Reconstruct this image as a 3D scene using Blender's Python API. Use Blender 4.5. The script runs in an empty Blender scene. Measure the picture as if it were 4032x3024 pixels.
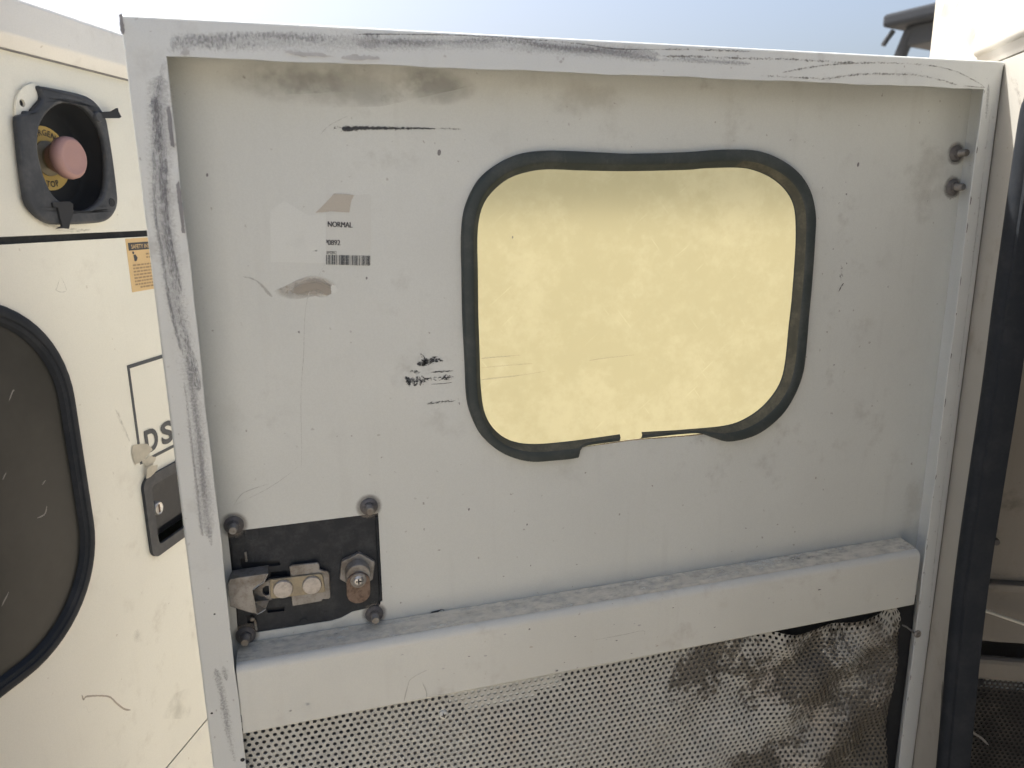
import bpy, bmesh, math, random
from mathutils import Vector, Matrix
from mathutils.geometry import tessellate_polygon

random.seed(7)
scene = bpy.context.scene
COL = scene.collection
R = math.radians

# ------------------------------------------------------------------ camera
cam_data = bpy.data.cameras.new("camera")
cam_data.sensor_fit = 'HORIZONTAL'
cam_data.sensor_width = 36.0
cam_data.lens = 25.946
cam_data.clip_start = 0.01
cam_data.clip_end = 5000.0
cam_data.dof.use_dof = True
cam_data.dof.focus_distance = 0.80
cam_data.dof.aperture_fstop = 7.5
cam = bpy.data.objects.new("camera", cam_data)
COL.objects.link(cam)
cam.matrix_world = Matrix(((0.960026, 0.076187, -0.269341, 0.11225),
                           (-0.279613, 0.216797, -0.935316, -0.65888),
                           (-0.012866, 0.973239, 0.229433, 1.55),
                           (0, 0, 0, 1)))
scene.camera = cam

# ------------------------------------------------------------------ sky, sun, exposure
SUN_AZ, SUN_EL = R(-42), R(59)
world = bpy.data.worlds.new("World")
scene.world = world
world.use_nodes = True
wn = world.node_tree
wn.nodes.clear()
wo = wn.nodes.new("ShaderNodeOutputWorld")
wb = wn.nodes.new("ShaderNodeBackground")
ws = wn.nodes.new("ShaderNodeTexSky")
ws.sky_type = 'NISHITA'
ws.sun_disc = False
ws.sun_elevation = SUN_EL
ws.sun_rotation = SUN_AZ
ws.air_density = 1.0
ws.dust_density = 7.0
ws.ozone_density = 1.0
wb.inputs["Strength"].default_value = 0.086
wn.links.new(ws.outputs[0], wb.inputs[0])
wn.links.new(wb.outputs[0], wo.inputs[0])

sun_dir = Vector((math.sin(SUN_AZ) * math.cos(SUN_EL), math.cos(SUN_AZ) * math.cos(SUN_EL), math.sin(SUN_EL)))
sl = bpy.data.lights.new("sun", 'SUN')
sl.energy = 3.5
sl.angle = R(0.6)
sl.color = (1.0, 0.975, 0.93)
so = bpy.data.objects.new("sun", sl)
COL.objects.link(so)
so.rotation_euler = sun_dir.to_track_quat('Z', 'Y').to_euler()
so.location = sun_dir * 50

vs = scene.view_settings
vs.view_transform = 'Standard'
vs.look = 'None'
vs.exposure = 1.54
vs.gamma = 1.0
vs.use_curve_mapping = False
scene.cycles.use_denoising = True
scene.cycles.max_bounces = 7
scene.cycles.diffuse_bounces = 5
scene.cycles.transparent_max_bounces = 10
scene.cycles.caustics_reflective = False
scene.cycles.caustics_refractive = False
scene.cycles.use_adaptive_sampling = True
scene.cycles.adaptive_threshold = 0.035

# ------------------------------------------------------------------ frames
# door: (x, z) in the plane y = depth ; the two enclosures have upright side walls along DV
DV = Vector((0.429657, 0.902992, 0.0))
NV = Vector((0.902992, -0.429657, 0.0))
LP = Vector((-0.157, 0, 0))
RP = Vector((0.853, 0, 0))
UP = Vector((0, 0, 1))


def FD(u, v, h):            # door: h = metres towards the viewer from the front of the frame
    return Vector((u, -h, v))


def FL(u, v, h):            # left enclosure wall: h = metres out into the aisle
    return LP + DV * u + NV * h + UP * v


def FR(u, v, h):            # right enclosure wall
    return RP - DV * u - NV * h + UP * v


def FB(u, v, h):            # bulkhead inside the right enclosure
    return RP + DV * (0.05 - h) + NV * u + UP * v


# ------------------------------------------------------------------ node helper
class NT:
    def __init__(self, name):
        self.m = bpy.data.materials.new(name)
        self.m.use_nodes = True
        self.t = self.m.node_tree
        self.t.nodes.clear()
        self.out = self.t.nodes.new("ShaderNodeOutputMaterial")

    def n(self, typ, ins=None, **props):
        nd = self.t.nodes.new("ShaderNode" + typ)
        for k, v in props.items():
            setattr(nd, k, v)
        for k, v in (ins or {}).items():
            self.set(nd.inputs[k], v)
        return nd

    def set(self, sock, v):
        if isinstance(v, bpy.types.NodeSocket):
            self.t.links.new(v, sock)
        elif isinstance(v, tuple) and len(v) == 3 and sock.type == 'RGBA':
            sock.default_value = (*v, 1)
        else:
            sock.default_value = v

    def math(self, op, a, b=0.0, clamp=False):
        nd = self.n("Math", {0: a, 1: b}, operation=op, use_clamp=clamp)
        return nd.outputs[0]

    def step(self, v, lo, hi):      # smooth ramp 0..1
        nd = self.n("MapRange", {0: v, 1: lo, 2: hi}, interpolation_type='SMOOTHSTEP')
        return nd.outputs[0]

    def mix(self, f, a, b):
        nd = self.n("Mix", data_type='RGBA')
        self.set(nd.inputs[0], f)
        self.set(nd.inputs[6], a)
        self.set(nd.inputs[7], b)
        return nd.outputs[2]

    def noise(self, vec, scale, detail=3, rough=0.55):
        nd = self.n("TexNoise", {"Vector": vec, "Scale": scale, "Detail": detail, "Roughness": rough})
        return nd.outputs[0]

    def pos(self, sx=1, sy=1, sz=1, off=(0, 0, 0)):
        tc = self.n("TexCoord")
        mp = self.n("Mapping", {"Vector": tc.outputs["Object"], "Scale": (sx, sy, sz), "Location": off})
        return mp.outputs[0]

    def bsdf(self, **ins):
        nd = self.n("BsdfPrincipled")
        for k, v in ins.items():
            self.set(nd.inputs[k.replace("_", " ")], v)
        return nd

    def bump(self, h, strength, dist, normal=None):
        nd = self.n("Bump", {"Height": h, "Strength": strength, "Distance": dist})
        if normal is not None:
            self.set(nd.inputs["Normal"], normal)
        return nd.outputs[0]

    def end(self, sh):
        self.t.links.new(sh, self.out.inputs[0])
        return self.m


def paint(name, base, dirt=(0.16, 0.14, 0.12), grime=0.35, specks=1.0, rough=0.5, seed=0.0):
    k = NT(name)
    p = k.pos(off=(seed, seed * 0.7, seed * 1.3))
    big = k.noise(p, 4.0, 3)
    mid = k.noise(p, 28.0, 4, 0.65)
    c = k.mix(k.step(big, 0.35, 0.7), tuple(b * 0.93 for b in base), base)
    g = k.math('MULTIPLY', k.step(mid, 0.52, 0.78), k.step(big, 0.42, 0.66))
    c = k.mix(k.math('MULTIPLY', g, grime), c, dirt)
    st = k.noise(k.pos(60, 60, 5, (seed, 0, 0)), 1.0, 2)
    c = k.mix(k.math('MULTIPLY', k.step(st, 0.58, 0.8), 0.03 + 0.08 * grime), c, dirt)
    gr_ = k.noise(p, 900.0, 0)
    c = k.mix(k.math('MULTIPLY', k.step(gr_, 0.3, 0.7), 0.10), c, tuple(b * 0.6 for b in base))
    # small dark specks and chips, two sizes, warped out of round
    wv = k.n("VectorMath", {0: k.n("TexNoise", {"Vector": p, "Scale": 350.0, "Detail": 1.0}).outputs[1]}, operation='SCALE')
    wv.inputs[3].default_value = 0.004
    ad = k.n("VectorMath", {0: p, 1: wv.outputs[0]}, operation='ADD')
    for sc, dens, rad in ((75.0, 0.35, 0.12), (24.0, 0.66, 0.050)):
        vo = k.n("TexVoronoi", {"Vector": ad.outputs[0], "Scale": sc})
        sep = k.n("SeparateColor", {0: vo.outputs["Color"]})
        on = k.math('GREATER_THAN', sep.outputs[0], dens)
        r = k.math('MULTIPLY', sep.outputs[1], rad)
        dot = k.math('SUBTRACT', 1.0, k.step(k.math('DIVIDE', vo.outputs["Distance"], r), 0.5, 1.0))
        m = k.math('MULTIPLY', k.math('MULTIPLY', on, dot), k.math('MULTIPLY', sep.outputs[2], 0.7 * specks))
        c = k.mix(m, c, dirt)
    rgh = k.math('ADD', k.math('MULTIPLY', mid, 0.25), rough - 0.17)
    nrm = k.bump(k.noise(p, 160.0, 1), 0.06, 0.0006)
    nrm = k.bump(k.noise(p, 7.0, 0), 0.25, 0.006, nrm)
    b = k.bsdf(Base_Color=c, Roughness=rgh, Normal=nrm)
    b.inputs["Specular IOR Level"].default_value = 0.35
    return k.end(b.outputs[0])


def rubber(name, base, dust, amount, rough=0.6, sc=30.0):
    k = NT(name)
    p = k.pos()
    a = k.noise(p, sc, 6, 0.65)
    b_ = k.noise(p, sc * 9, 4)
    sct = k.noise(k.pos(300, 300, 25), 1.0, 2)
    f = k.math('MULTIPLY', k.step(k.math('ADD', a, k.math('MULTIPLY', b_, 0.25)), 0.52, 0.85), amount)
    c = k.mix(f, base, dust)
    c = k.mix(k.math('MULTIPLY', k.step(sct, 0.68, 0.76), 0.35 * min(1, amount * 2)), c, dust)
    bs = k.bsdf(Base_Color=c, Roughness=rough, Normal=k.bump(b_, 0.12, 0.0008))
    bs.inputs["Specular IOR Level"].default_value = 0.3
    return k.end(bs.outputs[0])


def metal(name, base, stain, amount, rough=0.5, met=0.7, sc=60.0):
    k = NT(name)
    p = k.pos()
    a = k.noise(p, sc, 6, 0.7)
    b_ = k.noise(p, sc * 8, 4)
    f = k.math('MULTIPLY', k.step(a, 0.4, 0.66), amount)
    c = k.mix(f, base, stain)
    c = k.mix(k.math('MULTIPLY', k.step(b_, 0.55, 0.8), 0.4), c, tuple(x * 0.5 for x in stain))
    bs = k.bsdf(Base_Color=c, Roughness=rough, Metallic=k.math('MULTIPLY', k.math('SUBTRACT', 1.0, f), met),
                Normal=k.bump(b_, 0.2, 0.0006))
    return k.end(bs.outputs[0])


def plain(name, base, rough=0.6):
    k = NT(name)
    p = k.pos()
    a = k.noise(p, 90.0, 4)
    c = k.mix(k.step(a, 0.3, 0.8), tuple(x * 0.8 for x in base), base)
    return k.end(k.bsdf(Base_Color=c, Roughness=rough).outputs[0])


def mark(name, col, thr, su, sv, opacity=0.9, edge=0.35, soft=0.12, su2=14.0, shear=0.0, glow=False, full=False):
    """wear that follows a strip: u runs along it in metres, v across it 0..1"""
    k = NT(name)
    uv = k.n("UVMap")
    sep = k.n("SeparateXYZ", {0: uv.outputs[0]})
    u, v = sep.outputs[0], sep.outputs[1]
    uu = k.math('ADD', u, k.math('MULTIPLY', v, shear))
    cb = k.n("CombineXYZ", {0: k.math('MULTIPLY', uu, su), 1: k.math('MULTIPLY', v, sv)})
    na = k.noise(cb.outputs[0], 1.0, 5, 0.65)
    cb2 = k.n("CombineXYZ", {0: k.math('MULTIPLY', u, su2), 1: k.math('MULTIPLY', v, 1.3), 2: 3.7})
    nb = k.noise(cb2.outputs[0], 1.0, 3)
    e = k.math('SUBTRACT', 1.0, k.math('ABSOLUTE', k.math('SUBTRACT', k.math('MULTIPLY', v, 2.0), 1.0)))
    val = k.math('ADD', k.math('ADD', k.math('MULTIPLY', na, 0.6), k.math('MULTIPLY', nb, 0.4)),
                 k.math('MULTIPLY', k.step(e, 0.0, 1.0), edge))
    al = k.math('MULTIPLY', k.step(val, thr, thr + soft), opacity)
    if not full:
        al = k.math('MULTIPLY', al, k.step(e, 0.0, 0.25))
    bs = k.n("BsdfTranslucent", {"Color": col}) if glow else k.bsdf(Base_Color=col, Roughness=0.75)
    tr = k.n("BsdfTransparent")
    mx = k.n("MixShader", {0: al, 1: tr.outputs[0], 2: bs.outputs[0]})
    return k.end(mx.outputs[0])


def wear_soft(name, col, opacity, scale, thr=0.4):
    """soft stain on a patch: UV 0..1 over the patch, fading towards its rim"""
    k = NT(name)
    uv = k.n("UVMap")
    sep = k.n("SeparateXYZ", {0: uv.outputs[0]})
    dx = k.math('SUBTRACT', sep.outputs[0], 0.5)
    dy = k.math('SUBTRACT', sep.outputs[1], 0.5)
    rr = k.math('SQRT', k.math('ADD', k.math('MULTIPLY', dx, dx), k.math('MULTIPLY', dy, dy)))
    nz = k.noise(k.pos(), scale, 7, 0.62)
    val = k.math('SUBTRACT', nz, k.math('MULTIPLY', rr, 0.75))
    al = k.math('MULTIPLY', k.step(val, thr - 0.32, thr + 0.12), opacity)
    al = k.math('MULTIPLY', al, k.math('SUBTRACT', 1.0, k.step(rr, 0.36, 0.5)))
    bs = k.bsdf(Base_Color=col, Roughness=0.8)
    tr = k.n("BsdfTransparent")
    mx = k.n("MixShader", {0: al, 1: tr.outputs[0], 2: bs.outputs[0]})
    return k.end(mx.outputs[0])


# ------------------------------------------------------------------ materials
M = {}
M['paint'] = paint("aged white door paint", (0.605, 0.628, 0.605), grime=0.45, specks=1.0)
M['paint_frame'] = paint("rubbed white frame paint", (0.60, 0.625, 0.618), grime=0.45, specks=0.8, seed=3.1)
M['paint_beam'] = paint("dusty white beam paint", (0.62, 0.63, 0.59), (0.22, 0.17, 0.14), grime=0.40, specks=1.0, seed=5.7)
M['cream'] = paint("cream enclosure paint", (0.735, 0.72, 0.635), (0.30, 0.24, 0.17), grime=0.35, specks=0.7, seed=8.2)
M['cream_cap'] = paint("chalky enclosure cap paint", (0.67, 0.665, 0.635), (0.25, 0.21, 0.17), grime=0.35, specks=0.9, seed=11.0)
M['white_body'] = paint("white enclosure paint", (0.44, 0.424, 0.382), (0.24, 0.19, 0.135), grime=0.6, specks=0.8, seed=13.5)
M['inside'] = paint("grubby interior paint darkened for shade", (0.27, 0.25, 0.22), (0.06, 0.05, 0.04), grime=0.7, specks=1.0, seed=17.0)  # compartment shade is put into the base colour, besides the grime
M['rubber'] = rubber("window gasket rubber", (0.040, 0.050, 0.050), (0.14, 0.145, 0.135), 0.28)
M['rubber_dusty'] = rubber("dusty gasket lip", (0.082, 0.082, 0.066), (0.20, 0.185, 0.135), 0.55, 0.85, 40.0)
M['seal'] = rubber("door seal rubber", (0.010, 0.0135, 0.019), (0.06, 0.062, 0.066), 0.20, 0.75)
M['black_plastic'] = rubber("faded black plastic", (0.034, 0.038, 0.045), (0.13, 0.13, 0.13), 0.38, 0.55, 25.0)
M['black_dark'] = plain("black cavity plastic", (0.010, 0.012, 0.016), 0.7)
M['handle_black'] = rubber("black handle paddle", (0.016, 0.019, 0.024), (0.08, 0.08, 0.08), 0.3, 0.5, 30.0)
M['latch_black'] = rubber("black latch plate", (0.013, 0.017, 0.023), (0.09, 0.095, 0.10), 0.28, 0.6, 55.0)
M['zinc'] = metal("dull zinc", (0.25, 0.245, 0.235), (0.13, 0.108, 0.083), 0.9, 0.55, 0.5)
M['zinc_dark'] = metal("weathered zinc washer", (0.14, 0.135, 0.135), (0.075, 0.07, 0.07), 0.8, 0.6, 0.35)
M['brass'] = metal("yellow passivated steel", (0.27, 0.235, 0.165), (0.18, 0.155, 0.115), 0.7, 0.5, 0.35)
M['rivet'] = metal("rivet heads", (0.50, 0.46, 0.41), (0.30, 0.27, 0.24), 0.7, 0.6, 0.2, 120.0)
M['rust'] = metal("rusty cam", (0.19, 0.135, 0.10), (0.105, 0.070, 0.05), 1.0, 0.85, 0.0, 220.0)
M['steel'] = metal("bright screw", (0.55, 0.54, 0.52), (0.3, 0.29, 0.27), 0.5, 0.35, 0.9, 150.0)
M['grey'] = plain("bare grey primer", (0.20, 0.20, 0.205), 0.8)
M['chip'] = plain("peeled paint grey", (0.48, 0.485, 0.485), 0.85)
M['grey_peel'] = plain("peeled edge grey", (0.25, 0.25, 0.26), 0.85)
M['ink'] = plain("dark print", (0.045, 0.048, 0.058), 0.6)
M['ink_blue'] = plain("navy print", (0.030, 0.040, 0.052), 0.5)
M['paper'] = paint("label film", (0.597, 0.615, 0.588), grime=0.12, specks=0.2, seed=21.0)
M['paper_white'] = paint("label backing", (0.613, 0.636, 0.613), grime=0.12, specks=0.5, seed=23.0)
M['glue'] = paint("yellowed glue", (0.47, 0.44, 0.385), grime=0.15, specks=0.3, seed=25.0)
M['glue_light'] = plain("dried glue lumps", (0.50, 0.46, 0.37), 0.7)
M['yellow'] = paint("yellow button plate", (0.56, 0.40, 0.13), (0.25, 0.16, 0.08), grime=0.5, specks=0.6, seed=27.0)
M['red'] = paint("sun bleached red plastic", (0.33, 0.20, 0.185), (0.22, 0.165, 0.145), grime=0.4, specks=0.4, rough=0.6, seed=29.0)
M['sign'] = paint("orange notice film", (0.66, 0.47, 0.24), (0.45, 0.30, 0.15), grime=0.2, specks=0.2, seed=31.0)
M['sign_text'] = plain("faded notice text", (0.36, 0.25, 0.14), 0.7)
M['foam'] = plain("dark backing foam", (0.030, 0.032, 0.034), 0.95)
M['machine'] = plain("dark grey machine paint", (0.016, 0.021, 0.030), 0.9)
M['machine_light'] = plain("lighter grey machine frame", (0.035, 0.041, 0.050), 0.9)
M['tyre'] = plain("machine tyre", (0.02, 0.02, 0.02), 0.9)

M['scuff'] = mark("graphite scuff", (0.19, 0.19, 0.205), 0.63, 520.0, 4.0, 0.42, 0.22, 0.22, 22.0, 0.0)
M['scuff_side'] = mark("graphite scuff side", (0.15, 0.155, 0.18), 0.64, 190.0, 17.0, 0.55, 0.22, 0.20, 16.0, 0.0)
M['scuff_line'] = mark("scuffed line", (0.13, 0.125, 0.12), 0.66, 600.0, 2.6, 0.66, 0.30, 0.20, 40.0, 0.0)
M['scuff_dots'] = mark("broken scuff line", (0.17, 0.16, 0.145), 0.70, 420.0, 3.4, 0.60, 0.28, 0.16, 120.0, 0.0)
M['rub_haze'] = mark("broad grey rub", (0.36, 0.36, 0.375), 0.48, 500.0, 9.0, 0.32, 0.22, 0.34, 14.0, 0.0)
M['haze_scuff'] = mark("light scuff haze", (0.27, 0.27, 0.29), 0.60, 520.0, 7.0, 0.42, 0.24, 0.24, 18.0, 0.0)
M['smear'] = mark("black smear", (0.045, 0.048, 0.055), 0.64, 420.0, 4.0, 0.90, 0.34, 0.16, 30.0, 0.0)
M['tape'] = mark("black adhesive residue", (0.045, 0.048, 0.054), 0.66, 330.0, 8.0, 0.90, 0.22, 0.06, 60.0, 0.0)
M['scratch'] = mark("grey scratch", (0.30, 0.285, 0.27), 0.64, 260.0, 2.0, 0.34, 0.3, 0.2, 40.0, 0.0)
M['crackline'] = mark("crack with dirt", (0.12, 0.11, 0.10), 0.66, 240.0, 4.0, 0.75, 0.35, 0.16, 30.0, 0.0)
M['dirt_soft'] = wear_soft("sooty smudge", (0.32, 0.325, 0.32), 0.30, 22.0, 0.40)
M['dirt_brown'] = wear_soft("brown smudge", (0.43, 0.395, 0.335), 0.20, 40.0, 0.46)
M['dirt_line'] = mark("dirt along a fold", (0.28, 0.255, 0.225), 0.62, 120.0, 5.0, 0.42, 0.20, 0.28, 12.0, 0.0)
M['glue_streak'] = mark("glue streak", (0.40, 0.365, 0.31), 0.56, 60.0, 9.0, 0.70, 0.35, 0.22, 9.0, 0.0)
M['ledge_lift_film'] = mark("pale dust film lifting a shaded ledge", (0.72, 0.68, 0.58), 0.24, 60.0, 3.0, 0.80, 0.0, 0.4, 9.0, 0.0, False, True)  # dust film made pale and full to offset the ledge's blue shade
M['glue_soft'] = wear_soft("rubbed glue", (0.42, 0.385, 0.335), 0.6, 30.0, 0.32)
M['pane_scratch'] = mark("scratch in the pane", (0.62, 0.60, 0.48), 0.58, 200.0, 2.0, 0.5, 0.3, 0.25, 30.0, 0.0, True)
M['bolt_ring'] = wear_soft("dark ring round a bolt", (0.24, 0.215, 0.19), 0.5, 60.0, 0.16)  # soft dark ring under each bolt washer
M['ledge_grit'] = mark("grit in a fold", (0.22, 0.195, 0.165), 0.66, 330.0, 5.0, 0.6, 0.20, 0.16, 26.0)
M['rust_edge'] = mark("rusty cut edge", (0.26, 0.15, 0.08), 0.62, 300.0, 2.0, 0.70, 0.3, 0.15, 40.0, 0.0)


def make_pane(name):
    k = NT(name)
    p = k.pos()
    a = k.noise(p, 13.0, 8, 0.68)
    b_ = k.noise(p, 70.0, 5, 0.7)
    tc = k.n("TexCoord")
    tu = k.n("Mapping", {"Vector": tc.outputs["Object"], "Rotation": (0, R(40), 0)})
    mp = k.n("Mapping", {"Vector": tu.outputs[0], "Scale": (16, 16, 380)})
    sc2 = k.noise(mp.outputs[0], 1.0, 2)
    cloud = k.step(k.math('ADD', k.math('MULTIPLY', a, 0.65), k.math('MULTIPLY', b_, 0.35)), 0.42, 0.62)
    tu3 = k.n("Mapping", {"Vector": tc.outputs["Object"], "Rotation": (0, R(-52), 0)})
    mp3 = k.n("Mapping", {"Vector": tu3.outputs[0], "Scale": (24, 24, 480), "Location": (2, 1, 3)})
    sc3 = k.noise(mp3.outputs[0], 1.0, 2)
    where = k.step(k.noise(k.pos(off=(5, 5, 5)), 11.0, 3), 0.48, 0.66)
    scr = k.math('MULTIPLY', k.math('MAXIMUM', k.step(sc2, 0.68, 0.78), k.step(sc3, 0.66, 0.76)), where)
    tcol = k.mix(cloud, (0.240, 0.233, 0.162), (0.290, 0.281, 0.200))
    tcol = k.mix(k.math('MULTIPLY', scr, 0.6), tcol, (0.50, 0.48, 0.36))
    tl = k.n("BsdfTranslucent", {"Color": tcol})
    rcol = k.mix(cloud, (0.48, 0.462, 0.320), (0.53, 0.512, 0.365))
    tp = k.n("BsdfRefraction", {"Color": rcol, "Roughness": 0.34, "IOR": 1.25})
    m1 = k.n("MixShader", {0: 0.37, 1: tl.outputs[0], 2: tp.outputs[0]})
    df = k.n("BsdfDiffuse", {"Color": (0.36, 0.345, 0.29)})
    m2 = k.n("MixShader", {0: k.math('ADD', 0.08, k.math('ADD', k.math('MULTIPLY', scr, 0.03), k.math('MULTIPLY', cloud, 0.05))), 1: m1.outputs[0], 2: df.outputs[0]})
    gl = k.n("BsdfGlossy", {"Color": (1, 1, 1), "Roughness": 0.28})
    fr = k.n("Fresnel", {"IOR": 1.4})
    m3 = k.n("MixShader", {0: k.math('MULTIPLY', fr.outputs[0], 0.7), 1: m2.outputs[0], 2: gl.outputs[0]})
    return k.end(m3.outputs[0])


k = NT("pane with dark interior painted in")  # dark interior behind the pane is painted into its colour
pp = k.pos()
na_ = k.noise(pp, 9.0, 6, 0.65)
M['pane_dark'] = k.end(k.bsdf(Base_Color=k.mix(k.step(na_, 0.35, 0.7), (0.017, 0.018, 0.0165), (0.032, 0.032, 0.029)), Roughness=k.math('ADD', 0.22, k.math('MULTIPLY', na_, 0.3)), Specular_IOR_Level=0.22).outputs[0])
M['pane'] = make_pane("yellowed polycarbonate")
k = NT("yellowed polycarbonate back")
M['pane_back'] = k.end(k.n("BsdfTransparent", {"Color": (0.97, 0.95, 0.86)}).outputs[0])


def make_perf():
    k = NT("perforated sheet paint")
    p = k.pos()
    tc = k.n("TexCoord")
    sep = k.n("SeparateXYZ", {0: tc.outputs["Object"]})
    x, z = sep.outputs[0], sep.outputs[2]
    n1 = k.noise(p, 7.0, 8, 0.62)
    n2 = k.noise(p, 110.0, 5, 0.75)
    n4 = k.noise(k.pos(1, 1, 0.7, (9, 1, 3)), 4.5, 5, 0.6)
    n3 = k.noise(k.pos(off=(4, 2, 7)), 9.0, 5, 0.6)
    base = k.mix(k.step(n2, 0.3, 0.7), (0.40, 0.40, 0.372), (0.53, 0.535, 0.50))
    # peach primer showing through rubbed paint
    f2 = k.math('MULTIPLY', k.step(n3, 0.50, 0.68), k.math('MULTIPLY', k.step(x, 0.2, 0.32), k.math('SUBTRACT', 1.0, k.step(z, 1.0, 1.06))))
    base = k.mix(k.math('MULTIPLY', f2, 0.40), base, (0.52, 0.43, 0.34))
    f4 = k.math('MULTIPLY', k.step(n4, 0.38, 0.60), k.step(x, 0.30, 0.52))
    base = k.mix(k.math('MULTIPLY', f4, 0.62), base, (0.235, 0.212, 0.172))
    # worn-through dark patches where the sheet is crushed
    lim = k.n("MapRange", {0: x, 1: 0.36, 2: 0.66, 3: 0.68, 4: 0.452}).outputs[0]
    mm = k.math('ADD', n1, k.math('MULTIPLY', k.math('SUBTRACT', n2, 0.5), 0.45))
    f3 = k.step(k.math('SUBTRACT', mm, lim), -0.03, 0.045)
    base = k.mix(k.math('MULTIPLY', f3, 0.88), base, (0.095, 0.083, 0.064))
    bs = k.bsdf(Base_Color=base, Roughness=0.55, Normal=k.bump(n2, 0.25, 0.001))
    return k.end(bs.outputs[0])


M['perf'] = make_perf()
k = NT("backing seen through the holes")
pp = k.pos()
nb = k.noise(pp, 11.0, 4)
M['backing'] = k.end(k.bsdf(Base_Color=k.mix(k.step(nb, 0.46, 0.62), (0.085, 0.088, 0.090), (0.27, 0.255, 0.235)), Roughness=0.9).outputs[0])
k = NT("black liner")
pp = k.pos()
nb = k.noise(pp, 30.0, 5)
M['liner'] = k.end(k.bsdf(Base_Color=k.mix(k.step(nb, 0.4, 0.8), (0.030, 0.029, 0.028), (0.075, 0.068, 0.06)), Roughness=0.7).outputs[0])
k = NT("sand")
pp = k.pos()
n1 = k.noise(pp, 0.5, 6)
n2 = k.noise(pp, 14.0, 8, 0.7)
gc = k.mix(k.step(n1, 0.35, 0.65), (0.44, 0.385, 0.305), (0.51, 0.45, 0.365))
gc = k.mix(k.math('MULTIPLY', k.step(n2, 0.5, 0.75), 0.4), gc, (0.28, 0.22, 0.15))
M['sand'] = k.end(k.bsdf(Base_Color=gc, Roughness=0.95, Normal=k.bump(n2, 0.5, 0.02)).outputs[0])


# ------------------------------------------------------------------ mesh helpers
def link(name, me, mat, parent=None, smooth=False):
    mats = mat if isinstance(mat, (list, tuple)) else [mat]
    for m_ in mats:
        me.materials.append(M[m_] if isinstance(m_, str) else m_)
    if smooth:
        for p_ in me.polygons:
            p_.use_smooth = True
    o = bpy.data.objects.new(name, me)
    COL.objects.link(o)
    if parent is not None:
        o.parent = parent
        if parent.type == 'EMPTY':
            o.matrix_parent_inverse = Matrix.Translation(-parent.location)
    return o


def from_bm(name, bm, mat, parent=None, smooth=False, recalc=True):
    if recalc:
        bmesh.ops.recalc_face_normals(bm, faces=bm.faces[:])
    me = bpy.data.meshes.new(name)
    bm.to_mesh(me)
    bm.free()
    return link(name, me, mat, parent, smooth)


def bevel(o, w=0.0008, seg=2, ang=35):
    md = o.modifiers.new("bevel", 'BEVEL')
    md.width = w
    md.segments = seg
    md.limit_method = 'ANGLE'
    md.angle_limit = R(ang)
    md.harden_normals = False
    return o


def thing(name, loc, label, cat, group=None):
    e = bpy.data.objects.new(name, None)
    e.empty_display_size = 0.1
    e.location = loc
    COL.objects.link(e)
    e["kind"] = "thing"
    e["label"] = label
    e["category"] = cat
    if group:
        e["group"] = group
    return e


def slab(name, F, poly, h0, h1, mat, parent, holes=(), bev=0.0, smooth=False):
    """flat polygon (with holes) in frame F between heights h0 (back) and h1 (front)"""
    loops = [poly] + list(holes)
    pts = [p_ for lp in loops for p_ in lp]
    tris = tessellate_polygon([[Vector((a, b, 0)) for a, b in lp] for lp in loops])
    bm = bmesh.new()
    top = [bm.verts.new(F(a, b, h1)) for a, b in pts]
    bot = [bm.verts.new(F(a, b, h0)) for a, b in pts]
    for t in tris:
        try:
            bm.faces.new([top[i] for i in t])
            bm.faces.new([bot[i] for i in reversed(t)])
        except ValueError:
            pass
    i0 = 0
    for lp in loops:
        n_ = len(lp)
        for i in range(n_):
            j = (i + 1) % n_
            bm.faces.new((top[i0 + i], top[i0 + j], bot[i0 + j], bot[i0 + i]))
        i0 += n_
    bmesh.ops.dissolve_limit(bm, angle_limit=0.001, verts=bm.verts[:], edges=bm.edges[:]) if not holes else None
    o = from_bm(name, bm, mat, parent, smooth)
    if bev:
        bevel(o, bev)
    return o


def rect(u0, u1, v0, v1):
    return [(u0, v0), (u1, v0), (u1, v1), (u0, v1)]


def box(name, F, u0, u1, v0, v1, h0, h1, mat, parent, bev=0.0):
    return slab(name, F, rect(u0, u1, v0, v1), h0, h1, mat, parent, (), bev)


def circle(c, r, n_=32, ph=0.0, ry=None):
    ry = ry or r
    return [(c[0] + r * math.cos(ph + 2 * math.pi * i / n_), c[1] + ry * math.sin(ph + 2 * math.pi * i / n_)) for i in range(n_)]


def rrect(u0, u1, v0, v1, r, n_=10):
    out = []
    for cx, cz, a0 in ((u1 - r, v1 - r, 0), (u0 + r, v1 - r, 90), (u0 + r, v0 + r, 180), (u1 - r, v0 + r, 270)):
        for i in range(n_ + 1):
            a = R(a0 + 90 * i / n_)
            out.append((cx + r * math.cos(a), cz + r * math.sin(a)))
    return out


def lathe(name, F, c, prof, mat, parent, n_=32, smooth=True):
    """prof: list of (radius, height) from back to front, turned about an axis normal to the frame"""
    bm = bmesh.new()
    rings = []
    for r, h in prof:
        if r < 1e-6:
            rings.append([bm.verts.new(F(c[0], c[1], h))])
        else:
            rings.append([bm.verts.new(F(c[0] + r * math.cos(2 * math.pi * i / n_), c[1] + r * math.sin(2 * math.pi * i / n_), h)) for i in range(n_)])
    for a, b in zip(rings, rings[1:]):
        for i in range(n_):
            j = (i + 1) % n_
            if len(a) == 1 and len(b) == 1:
                continue
            if len(a) == 1:
                bm.faces.new((a[0], b[j], b[i]))
            elif len(b) == 1:
                bm.faces.new((a[i], a[j], b[0]))
            else:
                bm.faces.new((a[i], a[j], b[j], b[i]))
    o = from_bm(name, bm, mat, parent, smooth)
    if smooth:
        md = o.modifiers.new("split", 'EDGE_SPLIT')
        md.split_angle = R(40)
    return o


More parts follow.
